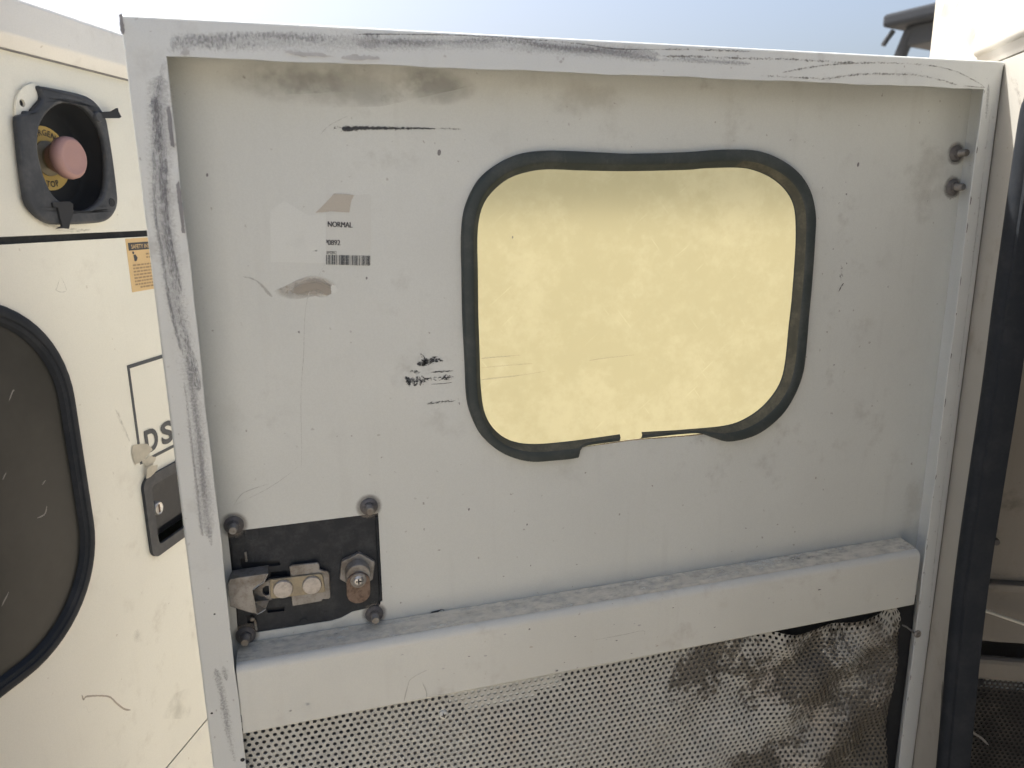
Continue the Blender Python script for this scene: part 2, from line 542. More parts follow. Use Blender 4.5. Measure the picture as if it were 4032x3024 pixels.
def sweep(name, prof, path, mat, parent, closed=False, smooth=True, cap=True):
    """prof(i) -> list of Vectors for station i of the path (already placed)"""
    bm = bmesh.new()
    rings = [[bm.verts.new(p_) for p_ in prof(i)] for i in range(path)]
    n_ = len(rings[0])
    for a, b in zip(rings, rings[1:]):
        for i in range(n_ if closed else n_ - 1):
            j = (i + 1) % n_
            bm.faces.new((a[i], a[j], b[j], b[i]))
    if cap and closed:
        bm.faces.new(rings[0])
        bm.faces.new(list(reversed(rings[-1])))
    o = from_bm(name, bm, mat, parent, smooth)
    if smooth:
        md = o.modifiers.new("split", 'EDGE_SPLIT')
        md.split_angle = R(38)
    return o


def tube(name, pts, r, mat, parent, n_=10, taper=None):
    pts = [Vector(p_) for p_ in pts]

    def ring(i):
        a = pts[max(0, i - 1)]
        b = pts[min(len(pts) - 1, i + 1)]
        t = (b - a).normalized()
        s = t.cross(UP if abs(t.z) < 0.9 else Vector((1, 0, 0))).normalized()
        w = t.cross(s)
        rr = r if taper is None else r * taper[i]
        return [pts[i] + s * (rr * math.cos(2 * math.pi * q / n_)) + w * (rr * math.sin(2 * math.pi * q / n_)) for q in range(n_)]
    return sweep(name, ring, len(pts), mat, parent, closed=True)


def catmull(pts, per=8, closed=False):
    out = []
    n_ = len(pts)
    rng = n_ if closed else n_ - 1
    for i in range(rng):
        p0 = pts[(i - 1) % n_] if closed or i > 0 else pts[0]
        p1, p2 = pts[i], pts[(i + 1) % n_]
        p3 = pts[(i + 2) % n_] if closed or i + 2 < n_ else pts[-1]
        for s in range(per):
            t = s / per
            out.append(tuple(0.5 * ((2 * b) + (-a + c) * t + (2 * a - 5 * b + 4 * c - d) * t * t + (-a + 3 * b - 3 * c + d) * t ** 3)
                             for a, b, c, d in zip(p0, p1, p2, p3)))
    if not closed:
        out.append(tuple(pts[-1]))
    return out


def resample(pts, n_):
    L = [0.0]
    for a, b in zip(pts, pts[1:]):
        L.append(L[-1] + math.dist(a, b))
    out, j = [], 0
    for i in range(n_):
        s = L[-1] * i / (n_ - 1)
        while j < len(L) - 2 and L[j + 1] < s:
            j += 1
        t = (s - L[j]) / max(1e-9, L[j + 1] - L[j])
        out.append(tuple(a + (b - a) * t for a, b in zip(pts[j], pts[j + 1])))
    return out


def ribbon(name, F, path, width, h, mat, parent, per=6, jitter=0.0):
    """strip that hugs a surface: wear marks, scratches, dirt lines"""
    pts = catmull(path, per) if len(path) > 2 else resample(path, 12)
    bm = bmesh.new()
    uvl = bm.loops.layers.uv.new("UVMap")
    rows, us, s = [], [], random.random() * 5
    for i, p_ in enumerate(pts):
        a = pts[max(0, i - 1)]
        b = pts[min(len(pts) - 1, i + 1)]
        tx, tz = b[0] - a[0], b[1] - a[1]
        L = math.hypot(tx, tz) or 1
        nx, nz = -tz / L, tx / L
        w = width if not isinstance(width, (list, tuple)) else width[0] + (width[1] - width[0]) * i / (len(pts) - 1)
        w *= min(1.0, (i + 0.15) / 3.5, (len(pts) - 0.85 - i) / 3.5) ** 0.7
        jx = random.uniform(-jitter, jitter)
        if i:
            s += math.dist(p_, pts[i - 1])
        us.append(s)
        hh = h(p_[0], p_[1]) if callable(h) else h
        rows.append((bm.verts.new(F(p_[0] + nx * (w / 2 + jx), p_[1] + nz * (w / 2 + jx), hh)),
                     bm.verts.new(F(p_[0] - nx * (w / 2 - jx), p_[1] - nz * (w / 2 - jx), hh))))
    for i in range(len(rows) - 1):
        f = bm.faces.new((rows[i][0], rows[i + 1][0], rows[i + 1][1], rows[i][1]))
        for lp, uv in zip(f.loops, ((us[i], 1), (us[i + 1], 1), (us[i + 1], 0), (us[i], 0))):
            lp[uvl].uv = uv
    return from_bm(name, bm, mat, parent)


def patch(name, F, poly, h, mat, parent, rough=0.0, sub=1):
    """flat irregular patch lying on a surface, UV 0..1 over its box"""
    pts = []
    for i, p_ in enumerate(poly):
        q = poly[(i + 1) % len(poly)]
        for s in range(sub):
            t = s / sub
            pts.append((p_[0] + (q[0] - p_[0]) * t + random.uniform(-rough, rough), p_[1] + (q[1] - p_[1]) * t + random.uniform(-rough, rough)))
    u0, u1 = min(p_[0] for p_ in pts), max(p_[0] for p_ in pts)
    v0, v1 = min(p_[1] for p_ in pts), max(p_[1] for p_ in pts)
    bm = bmesh.new()
    uvl = bm.loops.layers.uv.new("UVMap")
    vv = [bm.verts.new(F(a, b, h)) for a, b in pts]
    for t in tessellate_polygon([[Vector((a, b, 0)) for a, b in pts]]):
        try:
            f = bm.faces.new([vv[i] for i in t])
        except ValueError:
            continue
        for lp, i in zip(f.loops, t):
            lp[uvl].uv = ((pts[i][0] - u0) / (u1 - u0), (pts[i][1] - v0) / (v1 - v0))
    return from_bm(name, bm, mat, parent)


def text_mesh(s, bold=0.0):
    cu = bpy.data.curves.new("lettering", 'FONT')
    cu.body = s
    cu.size = 1.0
    cu.offset = bold
    cu.resolution_u = 4
    ob = bpy.data.objects.new("lettering", cu)
    COL.objects.link(ob)
    bpy.context.view_layer.update()
    me = bpy.data.meshes.new_from_object(ob.evaluated_get(bpy.context.evaluated_depsgraph_get()))
    bpy.data.objects.remove(ob)
    bpy.data.curves.remove(cu)
    return me


def lettering(name, items, F, h, mat, parent):
    """items: (string, u, v, cap height, width or None, rotation, bold, cut_left) -> one printed mesh"""
    bm = bmesh.new()
    for s, u, v, hgt, wid, rot, bold, cut in items:
        me = text_mesh(s, bold)
        xs = [p_.co.x for p_ in me.vertices]
        ys = [p_.co.y for p_ in me.vertices]
        if not xs:
            continue
        x0, x1, y0, y1 = min(xs), max(xs), min(ys), max(ys)
        ky = hgt / (y1 - y0)
        kx = ky if wid is None else wid / (x1 - x0)
        xc = 0.5 * (x0 + x1) if cut == 'mid' else x0
        b2 = bmesh.new()
        b2.from_mesh(me)
        if isinstance(cut, float):
            bmesh.ops.bisect_plane(b2, geom=b2.verts[:] + b2.edges[:] + b2.faces[:], plane_co=(x0 + (x1 - x0) * cut, 0, 0),
                                   plane_no=(1, 0, 0), clear_inner=True)
            xc = x0 + (x1 - x0) * cut
        vm = {}
        for q in b2.verts:
            a, b = (q.co.x - xc) * kx, (q.co.y - y0) * ky
            vm[q] = bm.verts.new(F(u + a * math.cos(rot) - b * math.sin(rot), v + a * math.sin(rot) + b * math.cos(rot), h))
        for f in b2.faces:
            bm.faces.new([vm[q] for q in f.verts])
        b2.free()
        bpy.data.meshes.remove(me)
    return from_bm(name, bm, mat, parent, recalc=False)


def perforated(name, u0, u1, v0, v1, pitch, rad, place, mat, parent, thick=0.001, seg=12):
    """real punched sheet: staggered round holes, hexagonal cells share their corners"""
    verts, faces, keys = [], [], {}
    rh = pitch * math.sqrt(3) / 2
    hr = pitch / math.sqrt(3)

    def hv(a, b):
        kk = (round(a * 20000), round(b * 20000))
        if kk not in keys:
            keys[kk] = len(verts)
            verts.append(place(min(max(a, u0), u1), min(b, v1), 0.0))
        return keys[kk]
    rows = int((v1 - v0) / rh)
    cols = int((u1 - u0) / pitch)
    for r in range(rows):
        cz = v1 - rh * (r + 0.35)
        for q in range(cols + 1):
            cx = u0 + pitch * (q + (0.5 if r % 2 else 0.0))
            if cx - rad < u0 - pitch * 0.4 or cx + rad > u1 + pitch * 0.2:
                continue
            hx = [hv(cx + hr * math.cos(R(30 + 60 * i)), cz + hr * math.sin(R(30 + 60 * i))) for i in range(6)]
            b0 = len(verts)
            for i in range(seg):
                a = R(30) + 2 * math.pi * i / seg
                verts.append(place(cx + rad * math.cos(a), min(cz + rad * math.sin(a), v1), 0.0))
            for i in range(seg):
                a = R(30) + 2 * math.pi * i / seg
                verts.append(place(cx + rad * math.cos(a), min(cz + rad * math.sin(a), v1), -thick))
            m_ = seg // 6
            for i in range(6):
                ring = [b0 + (m_ * i + j) % seg for j in range(m_ + 1)]
                faces.append([hx[i], hx[(i + 1) % 6]] + ring[::-1])
            for i in range(seg):
                j = (i + 1) % seg
                faces.append([b0 + i, b0 + j, b0 + seg + j, b0 + seg + i])
    me = bpy.data.meshes.new(name)
    me.from_pydata([tuple(v_) for v_ in verts], [], faces)
    me.update()
    return link(name, me, mat, parent)


# ================================================================== ground
g = bpy.data.meshes.new("ground")
g.from_pydata([(-2500, -2500, 0), (2500, -2500, 0), (2500, 2500, 0), (-2500, 2500, 0)], [], [(0, 1, 2, 3)])
ground = link("ground", g, 'sand')
ground["kind"] = "structure"
ground["label"] = "pale desert sand around the enclosures"

# ================================================================== the open door
W, ZT, ZB, DEP, TH = 0.850, 1.6966, 0.42, 0.036, 0.0015
door = thing("enclosure_door", (0.42, 0.02, ZB), "open white metal door, inner side, with yellow window, latch and punched sheet", "door")

# ---- window contours (traced outline of the gasket, torn open along the lower edge)
seal_out = [(0.4550, 1.3081), (0.4752, 1.3080), (0.5090, 1.3079), (0.5278, 1.3066), (0.5440, 1.3003), (0.5639, 1.2944), (0.5976, 1.2991), (0.6261, 1.3168), (0.6424, 1.3384), (0.6523, 1.3642), (0.6546, 1.3904), (0.6546, 1.4295), (0.6551, 1.4562), (0.6551, 1.4876), (0.6545, 1.5184), (0.6529, 1.5413), (0.6443, 1.5654), (0.6283, 1.5842), (0.6049, 1.5979), (0.5793, 1.6058), (0.5551, 1.6073), (0.5285, 1.6066), (0.4954, 1.6043), (0.4375, 1.6024), (0.4072, 1.6031), (0.3716, 1.6043), (0.3440, 1.6043), (0.3201, 1.6006), (0.2988, 1.5912), (0.2809, 1.5768), (0.2682, 1.5531), (0.2640, 1.5269), (0.2634, 1.4912), (0.2630, 1.4499), (0.2640, 1.4047), (0.2644, 1.3757), (0.2668, 1.3579), (0.2751, 1.3358), (0.2866, 1.3202), (0.3045, 1.3061), (0.3290, 1.2966), (0.3557, 1.2950), (0.3818, 1.2953), (0.3834, 1.3018), (0.3874, 1.3056), (0.3983, 1.3070), (0.4306, 1.3077)]
seal_in = [(0.4579, 1.3143), (0.4801, 1.3133), (0.5051, 1.3123), (0.5624, 1.3121), (0.5912, 1.3201), (0.6126, 1.3346), (0.6276, 1.3546), (0.6330, 1.3780), (0.6343, 1.4172), (0.6357, 1.4502), (0.6358, 1.4940), (0.6344, 1.5247), (0.6300, 1.5490), (0.6188, 1.5657), (0.6006, 1.5787), (0.5795, 1.5866), (0.5588, 1.5896), (0.5188, 1.5887), (0.4984, 1.5872), (0.4335, 1.5859), (0.3852, 1.5865), (0.3499, 1.5874), (0.3269, 1.5841), (0.3085, 1.5769), (0.2926, 1.5633), (0.2844, 1.5487), (0.2807, 1.5264), (0.2803, 1.4903), (0.2798, 1.4485), (0.2802, 1.4107), (0.2805, 1.3795), (0.2836, 1.3530), (0.2927, 1.3343), (0.3094, 1.3202), (0.3342, 1.3135), (0.3746, 1.3124), (0.4323, 1.3143)]
torn_edge = [(0.3871, 1.3050), (0.4335, 1.3068), (0.4565, 1.3070), (0.5108, 1.3053), (0.5391, 1.3055)]
NS = 200
so_, si_ = resample(catmull(seal_out, 6), NS), resample(catmull(seal_in, 6), NS)
# hole in the skin: under the gasket, and the bare cut edge where the gasket is torn away
hole = []
for i in range(NS):
    o_, i_ = so_[i], si_[i]
    hole.append((o_[0] * 0.5 + i_[0] * 0.5, o_[1] * 0.5 + i_[1] * 0.5))
a0, b0 = torn_edge[0], torn_edge[-1]
core = [p_ for p_ in hole if not (p_[0] > a0[0] - 0.012 and p_[0] < b0[0] + 0.02 and p_[1] < 1.34)]
hole = core + torn_edge

plate_hole = [(0.0313, 1.2583), (0.1724, 1.2587), (0.1716, 1.1626), (0.1612, 1.1570), (0.1408, 1.1557), (0.1298, 1.1510), (0.1192, 1.1493), (0.0726, 1.1494), (0.0465, 1.1495), (0.0308, 1.1516), (0.0316, 1.1758), (0.0315, 1.2476)]
skin = slab("panel", FD, rect(TH, W - TH, ZB + TH, ZT - TH), -(DEP + TH), -DEP, 'paint', door, [hole, plate_hole])

# ---- folded frame, four mitred rails
WL, WR, WT_, WB = 0.0293, 0.0235, 0.0283, 0.030
rad = 0.0028


def rail_profile(w):
    pr = [(w, 0.0016), (w, 0.0)]
    for i in range(7):
        a = R(90 * i / 6)
        pr.append((rad - rad * math.sin(a), rad - rad * math.cos(a)))
    pr += [(0.0, DEP + TH + 0.0006), (TH, DEP + TH + 0.0006), (TH, 0.0016)]
    return pr


pl, pr_, pt, pb = rail_profile(WL), rail_profile(WR), rail_profile(WT_), rail_profile(WB)


def corner(cx, cz, j):
    ox = pl[j][0] if cx == 0 else pr_[j][0]
    oz = pt[j][0] if cz else pb[j][0]
    return Vector((ox if cx == 0 else W - ox, pl[j][1], (ZT - oz) if cz else (ZB + oz)))


def rail(c0, c1, wav):
    nst = 40

    def prof(i):
        t = i / (nst - 1)
        out = []
        for j in range(len(pl)):
            p_ = corner(*c0, j).lerp(corner(*c1, j), t)
            if j < 2 and 0.02 < t < 0.98:      # the cut lip is not dead straight
                dlt = 0.0004 * math.sin(t * 37 + wav) + 0.0003 * math.sin(t * 91 + 2 * wav)
                if c0[1] == c1[1]:
                    p_.z += dlt
                else:
                    p_.x += dlt
            out.append(p_)
        return out
    return sweep("frame_rail", prof, nst, 'paint_frame', door, closed=True, smooth=True, cap=False)


top_rail = rail((0, 1), (1, 1), 0.3)
left_rail = rail((0, 0), (0, 1), 1.7)
right_rail = rail((1, 0), (1, 1), 2.9)
rail((0, 0), (1, 0), 4.0)

# ---- pane and gasket
pane_poly = resample(catmull([(o_[0] * 0.6 + i_[0] * 0.4, o_[1] * 0.6 + i_[1] * 0.4) for o_, i_ in list(zip(so_, si_))[::5]], 2), 90)
pane_poly = [p_ for p_ in pane_poly if not (p_[1] < 1.34 and a0[0] - 0.012 < p_[0] < b0[0] + 0.02)]
pane_poly += [(x_, z_ - 0.004) for x_, z_ in torn_edge]
pane = slab("window_pane", FD, pane_poly, -(DEP + TH + 0.0038), -(DEP + TH + 0.0006), ['pane', 'pane_back'], door)
for p_ in pane.data.polygons:
    p_.material_index = 0 if p_.normal.y < -0.5 else 1

for pth in ([(0.2806, 1.4076), (0.2892, 1.4078), (0.3009, 1.4080), (0.3247, 1.4082)], [(0.2804, 1.3981), (0.2981, 1.3984), (0.3166, 1.3986), (0.3353, 1.3986)], [(0.2801, 1.3860), (0.2979, 1.3867), (0.3191, 1.3877), (0.3489, 1.3897)], [(0.3959, 1.3976), (0.4186, 1.3992), (0.4475, 1.4000)]):
    ribbon("pane_scuff", FD, pth, 0.0028, -(DEP + TH + 0.0002), 'haze_scuff', pane)
SP = [(0.0, 0.0358, 0), (0.015, 0.0315, 0), (0.05, 0.0293, 0), (0.12, 0.0284, 0), (0.40, 0.0282, 0), (0.58, 0.0284, 0), (0.66, 0.0292, 0),
      (0.72, 0.0308, 1), (0.86, 0.0345, 1), (0.96, 0.0366, 0), (1.0, 0.0380, 0)]


def gasket_ring(i):
    o_, i_ = so_[i], si_[i]
    wid = math.dist(o_, i_)
    flat = min(1.0, max(0.25, wid / 0.017))
    out = []
    for f, y, _ in SP:
        yy = DEP + 0.001 - (DEP + 0.001 - y) * flat if f < 0.9 else y
        out.append(Vector((o_[0] + (i_[0] - o_[0]) * f, yy, o_[1] + (i_[1] - o_[1]) * f)))
    return out


gasket = sweep("window_gasket", gasket_ring, NS, ['rubber', 'rubber_dusty'], door, closed=False, smooth=True)
gasket.modifiers.clear()
npro = len(SP) - 1
for idx, p_ in enumerate(gasket.data.polygons):
    st, j = divmod(idx, npro)
    frac = st / NS
    if SP[j + 1][2] or SP[j][2]:
        if frac < 0.42 or frac > 0.86:
            p_.material_index = 1
ribbon("rusty_edge", FD, torn_edge, 0.0022, -DEP + 0.0004, 'rust_edge', door)

# ---- cross beam: folded top-hat section
ZB0, ZB1 = 1.0634, 1.1390


def beam_prof(i):
    x = (0.0300, 0.06, 0.2, 0.4, 0.6, 0.78, 0.8205)[i]
    pts = [(0.0335, ZB0 + 0.002), (0.004, ZB0), (0.0022, ZB0 + 0.0022)]
    r = 0.0085
    zc = 1.1372 - r
    for q in range(9):
        a = R(86 * q / 8)
        pts.append((0.0018 + r - r * math.cos(a), zc + r * math.sin(a)))
    pts += [(0.030, 1.1388), (0.0352, 1.1405), (0.0352, ZB0 + 0.004)]
    return [Vector((x, y, z)) for y, z in pts]


beam = sweep("cross_beam", beam_prof, 7, 'paint_beam', door, closed=True)

# ---- perforated sheet under the beam


def smooth01(a, b, x):
    t = min(1, max(0, (x - a) / (b - a)))
    return t * t * (3 - 2 * t)


def crumple(x, z):
    k_ = smooth01(0.42, 0.66, x)
    w = 0.0055 * math.sin(52 * (z - 0.62 * x) + 1.0) + 0.0030 * math.sin(57 * x - 44 * z + 2.0) + 0.0022 * math.sin(95 * x + 60 * z) + 0.004 * math.sin(21 * x + 9 * z)
    edge_ = math.exp(-((x - 0.805) / 0.02) ** 2) * -0.004
    return 0.75 * k_ * w + edge_ + 0.0012 * math.sin(9 * x + 7 * z)


def sheet_place(x, z, h):
    top = smooth01(0.56, 0.70, x) * smooth01(0.97, 1.06, z)
    drop = top * (0.021 + 0.003 * math.sin(70 * x))
    spike = -0.017 * math.exp(-((x - 0.800) / 0.010) ** 2) * smooth01(1.02, 1.06, z)
    return Vector((x - 0.006 * smooth01(0.70, 0.81, x) * (0.5 + 0.5 * math.sin(30 * z)), 0.0110 + crumple(x, z) - h, z - drop - spike))


sheet = perforated("perforated_sheet", 0.012, 0.815, 0.47, 1.070, 0.0070, 0.00205, sheet_place, 'perf', door)
bm = bmesh.new()
gx, gz = 60, 40
vv = [[bm.verts.new(sheet_place(0.012 + 0.802 * i / gx, 0.47 + 0.585 * j / gz, -0.0042)) for j in range(gz + 1)] for i in range(gx + 1)]
for i in range(gx):
    for j in range(gz):
        bm.faces.new((vv[i][j], vv[i + 1][j], vv[i + 1][j + 1], vv[i][j + 1]))
from_bm("acoustic_backing", bm, 'backing', door, True)
box("insulation", FD, 0.0045, 0.8455, 0.455, 1.0620, -0.0352, -0.0240, 'foam', door)
# paint-clogged holes near the upper screw
bm = bmesh.new()
gx, gz = 16, 6
vv = [[bm.verts.new(sheet_place(0.232 + 0.125 * i / gx, 1.034 + 0.026 * j / gz, -0.0013)) for j in range(gz + 1)] for i in range(gx + 1)]
for i in range(gx):
    for j in range(gz):
        if (i > 11 and j < 2) or (i < 2 and j < 3):
            continue
        bm.faces.new((vv[i][j], vv[i + 1][j], vv[i + 1][j + 1], vv[i][j + 1]))
from_bm("clogging_paint", bm, 'paper', door, True)


def cross_screw(name, F, c, r, h, mat, parent, slot=True):
    s = lathe(name, F, c, [(r, h - 0.001), (r * 1.02, h), (r * 0.9, h + r * 0.28), (r * 0.55, h + r * 0.46), (0, h + r * 0.5)], mat, parent, 24)
    if slot:
        a, t = r * 0.5, r * 0.13
        poly = [(-a, -t), (-t, -t), (-t, -a), (t, -a), (t, -t), (a, -t), (a, t), (t, t), (t, a), (-t, a), (-t, t), (-a, t)]
        ca, sa = math.cos(0.2), math.sin(0.2)
        slab("drive_recess", F, [(c[0] + x_ * ca - y_ * sa, c[1] + x_ * sa + y_ * ca) for x_, y_ in poly], h + r * 0.2, h + r * 0.515, 'black_dark', s)
    return s


cross_screw("sheet_screw", FD, [(0.2255, 1.0357)][0], 0.0052, -0.011, 'paper', door)

# ---- bolts of the latch and of the hinge: washer, nut, stud


def bolt(c, r, sr, ln, name="bolt", tone='zinc_dark'):
    w = lathe(name, FD, c, [(r, -DEP), (r, -DEP + 0.0009), (r * 0.93, -DEP + 0.0016), (r * 0.70, -DEP + 0.0030), (r * 0.62, -DEP + 0.0032)], tone, door, 28)
    slab("nut", FD, circle(c, r * 0.66, 6, 0.4), -DEP + 0.0005, -DEP + 0.0052, tone, w, (), 0.0007)
    h0, h1 = -DEP + 0.004, -DEP + ln
    prof, q = [], 0
    hh = h0
    while hh < h1 - 0.0012:
        prof += [(sr * 0.9, hh), (sr, hh + 0.0005)]
        hh += 0.001
    prof += [(sr * 0.9, h1 - 0.0008), (sr * 0.8, h1), (0, h1)]
    lathe("stud", FD, c, prof, 'zinc', w, 18)
    return w


for c, r in zip([(0.0378, 1.2646), (0.1636, 1.2670), (0.1624, 1.1496), (0.0379, 1.1485)], (0.0090, 0.0087, 0.0090, 0.0094)):
    bolt(c, r, 0.0042, 0.014)
for c in [(0.0378, 1.2646), (0.1636, 1.2670), (0.1624, 1.1496), (0.0379, 1.1485)] + [(0.8371, 1.6055), (0.8378, 1.5686)]:
    patch("bolt_ring", FD, circle(c, 0.0140, 20), -DEP + 0.00015, 'bolt_ring', skin)
for c in [(0.8371, 1.6055), (0.8378, 1.5686)]:
    bolt(c, 0.0090, 0.0040, 0.0150)

# ---- latch mechanism
latch_plate_poly = [(0.0325, 1.2535), (0.0375, 1.2563), (0.0458, 1.2576), (0.0469, 1.2641), (0.0590, 1.2639), (0.0590, 1.2575), (0.1669, 1.2579), (0.1690, 1.2537), (0.1682, 1.1633), (0.1613, 1.1572), (0.1408, 1.1554), (0.1299, 1.1507), (0.1192, 1.1490), (0.0726, 1.1491), (0.0464, 1.1493), (0.0362, 1.1521), (0.0325, 1.1600), (0.0338, 1.2468)]
slots = [[(0.0403, 1.2290), (0.0442, 1.2297), (0.0454, 1.2245), (0.0755, 1.2218), (0.0758, 1.2170), (0.0407, 1.2178)],
         [(0.0658, 1.2109), (0.0815, 1.2102), (0.0816, 1.2045), (0.0657, 1.2052)],
         [(0.0597, 1.1735), (0.0757, 1.1724), (0.0759, 1.1676), (0.0598, 1.1684)],
         [(0.0406, 1.1685), (0.0471, 1.1683), (0.0471, 1.1601), (0.0406, 1.1602)]]
latch = slab("latch", FD, latch_plate_poly, -0.0395, -0.0368, 'latch_black', door, slots, 0.0006)
latch["label"] = "black latch plate with zinc bolt, rivets and rusty cam"
slab("latch_pan", FD, rect(min(p_[0] for p_ in plate_hole) - 0.008, max(p_[0] for p_ in plate_hole) + 0.008, min(p_[1] for p_ in plate_hole) - 0.008, max(p_[1] for p_ in plate_hole) + 0.008), -0.062, -0.0405, 'black_dark', latch, (), 0.003)  # pan made oversize and solid to keep sun out of the plate gaps
# raised rim along the right-hand fold and the pressed oval
ribbon_pts = [(0.1707, 1.2537), (0.1703, 1.2109), (0.1695, 1.1645), (0.1613, 1.1575)]
tube("plate_rim", [FD(a, b, -0.0365) for a, b in catmull(ribbon_pts, 5)], 0.0014, 'latch_black', latch, 8)
lathe("pressed_boss", FD, [(0.0530, 1.2537)][0], [(0.0075, -0.0372), (0.0068, -0.0362), (0.004, -0.0366), (0, -0.0367)], 'latch_black', latch, 24)
lathe("pressed_boss", FD, [(0.0929, 1.1528)][0], [(0.0042, -0.0372), (0.0038, -0.0363), (0.002, -0.0366), (0, -0.0366)], 'latch_black', latch, 20)
# zinc guide behind the carrier
guide = slab("guide_plate", FD, [(0.0842, 1.2164), (0.0871, 1.2176), (0.1107, 1.2170), (0.1124, 1.2152), (0.1125, 1.2091), (0.1197, 1.2060), (0.1211, 1.2037), (0.1206, 1.1776), (0.1187, 1.1764), (0.1127, 1.1770), (0.1120, 1.1750), (0.0838, 1.1745), (0.0836, 1.1822), (0.0848, 1.2061)], -0.0335, -0.0310, 'zinc', latch, (), 0.0008)
carrier = slab("carrier", FD, [(0.0650, 1.2012), (0.0652, 1.2057), (0.0667, 1.2072), (0.0873, 1.2067), (0.1129, 1.2060), (0.1145, 1.2044), (0.1156, 1.1964), (0.1158, 1.1871), (0.1146, 1.1854), (0.0917, 1.1859), (0.0662, 1.1864), (0.0647, 1.1882)], -0.0310, -0.0288, 'brass', latch, (), 0.0008)
for c in [(0.0768, 1.1959), (0.1039, 1.1956)]:
    lathe("rivet", FD, c, [(0.0092, -0.0290), (0.0092, -0.0272), (0.0086, -0.0262), (0.0050, -0.0257), (0, -0.0255)], 'rivet', latch, 30)
# carrier bar running left to the latch bolt
slab("carrier_bar", FD, [(0.0499, 1.1976), (0.0644, 1.2060), (0.0673, 1.2061), (0.0655, 1.1847), (0.0635, 1.1839), (0.0488, 1.1851)], -0.0345, -0.0315, 'zinc', latch, [[(0.0580, 1.1980), (0.0609, 1.1998), (0.0638, 1.1996), (0.0636, 1.1902), (0.0600, 1.1900), (0.0578, 1.1929)]], 0.0005)
# wedge-shaped bolt, bent from sheet: front face, slanted side and returns
bm = bmesh.new()
lf = [(0.0289, 1.2140), (0.0317, 1.2186), (0.0649, 1.2191), (0.0608, 1.2107), (0.0504, 1.2047), (0.0504, 1.1921), (0.0519, 1.1786), (0.0443, 1.1822), (0.0287, 1.1908)]
front = [bm.verts.new(FD(a, b, -0.0185)) for a, b in lf]
bm.faces.new(front)
backs = [bm.verts.new(FD(a + 0.0005, b, -0.0365)) for a, b in lf]
for i in (0, 1, 6, 7, 8):
    j = (i + 1) % 9
    bm.faces.new((front[i], front[j], backs[j], backs[i]))
ex = [(0.0634, 1.1850), (0.0589, 1.1757)]
e1, e2 = bm.verts.new(FD(ex[0][0], ex[0][1], -0.031)), bm.verts.new(FD(ex[1][0], ex[1][1], -0.031))
bm.faces.new((front[5], front[6], e2, e1))
lb = from_bm("latch_bolt", bm, 'zinc', latch)
sm = lb.modifiers.new("solid", 'SOLIDIFY')
sm.thickness = 0.0012
bevel(lb, 0.0006, 2)
tube("worn_edge", [FD(a, b, -0.0182) for a, b in [(0.0651, 1.2191), (0.0625, 1.2140), (0.0607, 1.2105), (0.0555, 1.2083), (0.0506, 1.2046), (0.0502, 1.1982), (0.0506, 1.1917), (0.0513, 1.1846), (0.0520, 1.1789), (0.0558, 1.1802), (0.0598, 1.1824)]], 0.0005, 'steel', latch, 6)
for pts in ([(0.0457, 1.2365), (0.0459, 1.2320), (0.0458, 1.2270)], [(0.0478, 1.1642), (0.0483, 1.1583), (0.0487, 1.1536)]):
    tube("spring_pin", [FD(a, b, -0.034) for a, b in pts], 0.0011, 'zinc', latch, 8)
lathe("spring_knob", FD, [(0.0458, 1.1663)][0], [(0.0022, -0.037), (0.0022, -0.0325), (0.0012, -0.0318), (0, -0.0317)], 'zinc', latch, 14)
box("stop_tab", FD, *sorted([p_[0] for p_ in [(0.0437, 1.2145), (0.0504, 1.2134)]]), *sorted([p_[1] for p_ in [(0.0470, 1.2106), (0.0475, 1.2162)]]), -0.037, -0.033, 'zinc', latch, 0.0006)
# key cylinder: hexagon nut, barrel, rusty cam, screw
kc = [(0.1483, 1.2020)][0]
hexn = slab("lock_nut", FD, circle(kc, 0.0190, 6, R(20)), -0.0372, -0.0318, 'zinc', latch, (), 0.0010)
kb = [(0.1482, 1.2019)][0]
lathe("lock_barrel", FD, kb, [(0.0122, -0.034), (0.0122, -0.0225), (0.0112, -0.0212), (0, -0.0212)], 'zinc', latch, 32)
cam_pts = [(0.1478, 1.1957), (0.1473, 1.1842)]
(c1x, c1z), (c2x, c2z) = cam_pts
rc = 0.0113
cam_poly = [(c1x + rc * math.cos(R(a)), c1z + rc * 0.9 * math.sin(R(a))) for a in range(0, 181, 12)] + \
           [(c2x + rc * math.cos(R(a)), c2z + rc * 0.95 * math.sin(R(a))) for a in range(180, 361, 12)]
slab("lock_cam", FD, cam_poly, -0.0215, -0.0190, 'rust', latch, (), 0.0006)
ks = [(0.1480, 1.1986)][0]
lathe("cam_washer", FD, ks, [(0.0078, -0.0192), (0.0078, -0.0180), (0.0070, -0.0174), (0.0050, -0.0174)], 'zinc', latch, 28)
sc = cross_screw("cam_screw", FD, ks, 0.0054, -0.0178, 'steel', latch, False)
a, t = 0.0028, 0.0007
slab("cam_screw_recess", FD, [(ks[0] + x_, ks[1] + y_) for x_, y_ in ((-a, -t), (-t, -t), (-t, -a), (t, -a), (t, -t), (a, -t), (a, t), (t, t), (t, a), (-t, a), (-t, t), (-a, t))], -0.0165, -0.01492, 'black_dark', latch)

# ---- hinge on the outer face, behind the two right-hand bolts
hinge = box("hinge", FD, 0.790, 0.8515, 1.555, 1.625, -0.0415, -0.0382, 'zinc_dark', door, 0.0008)
tube("hinge_pin", [(0.8535, 0.0400, 1.552), (0.8535, 0.0400, 1.590), (0.8535, 0.0400, 1.628)], 0.0048, 'zinc_dark', hinge, 14)

box("sun_gap_strip", FD, 0.8501, 0.8528, ZB + 0.01, ZT - 0.003, -0.0100, -0.0060, 'zinc_dark', door)  # added strip, blocks sun leaking between door edge and jamb
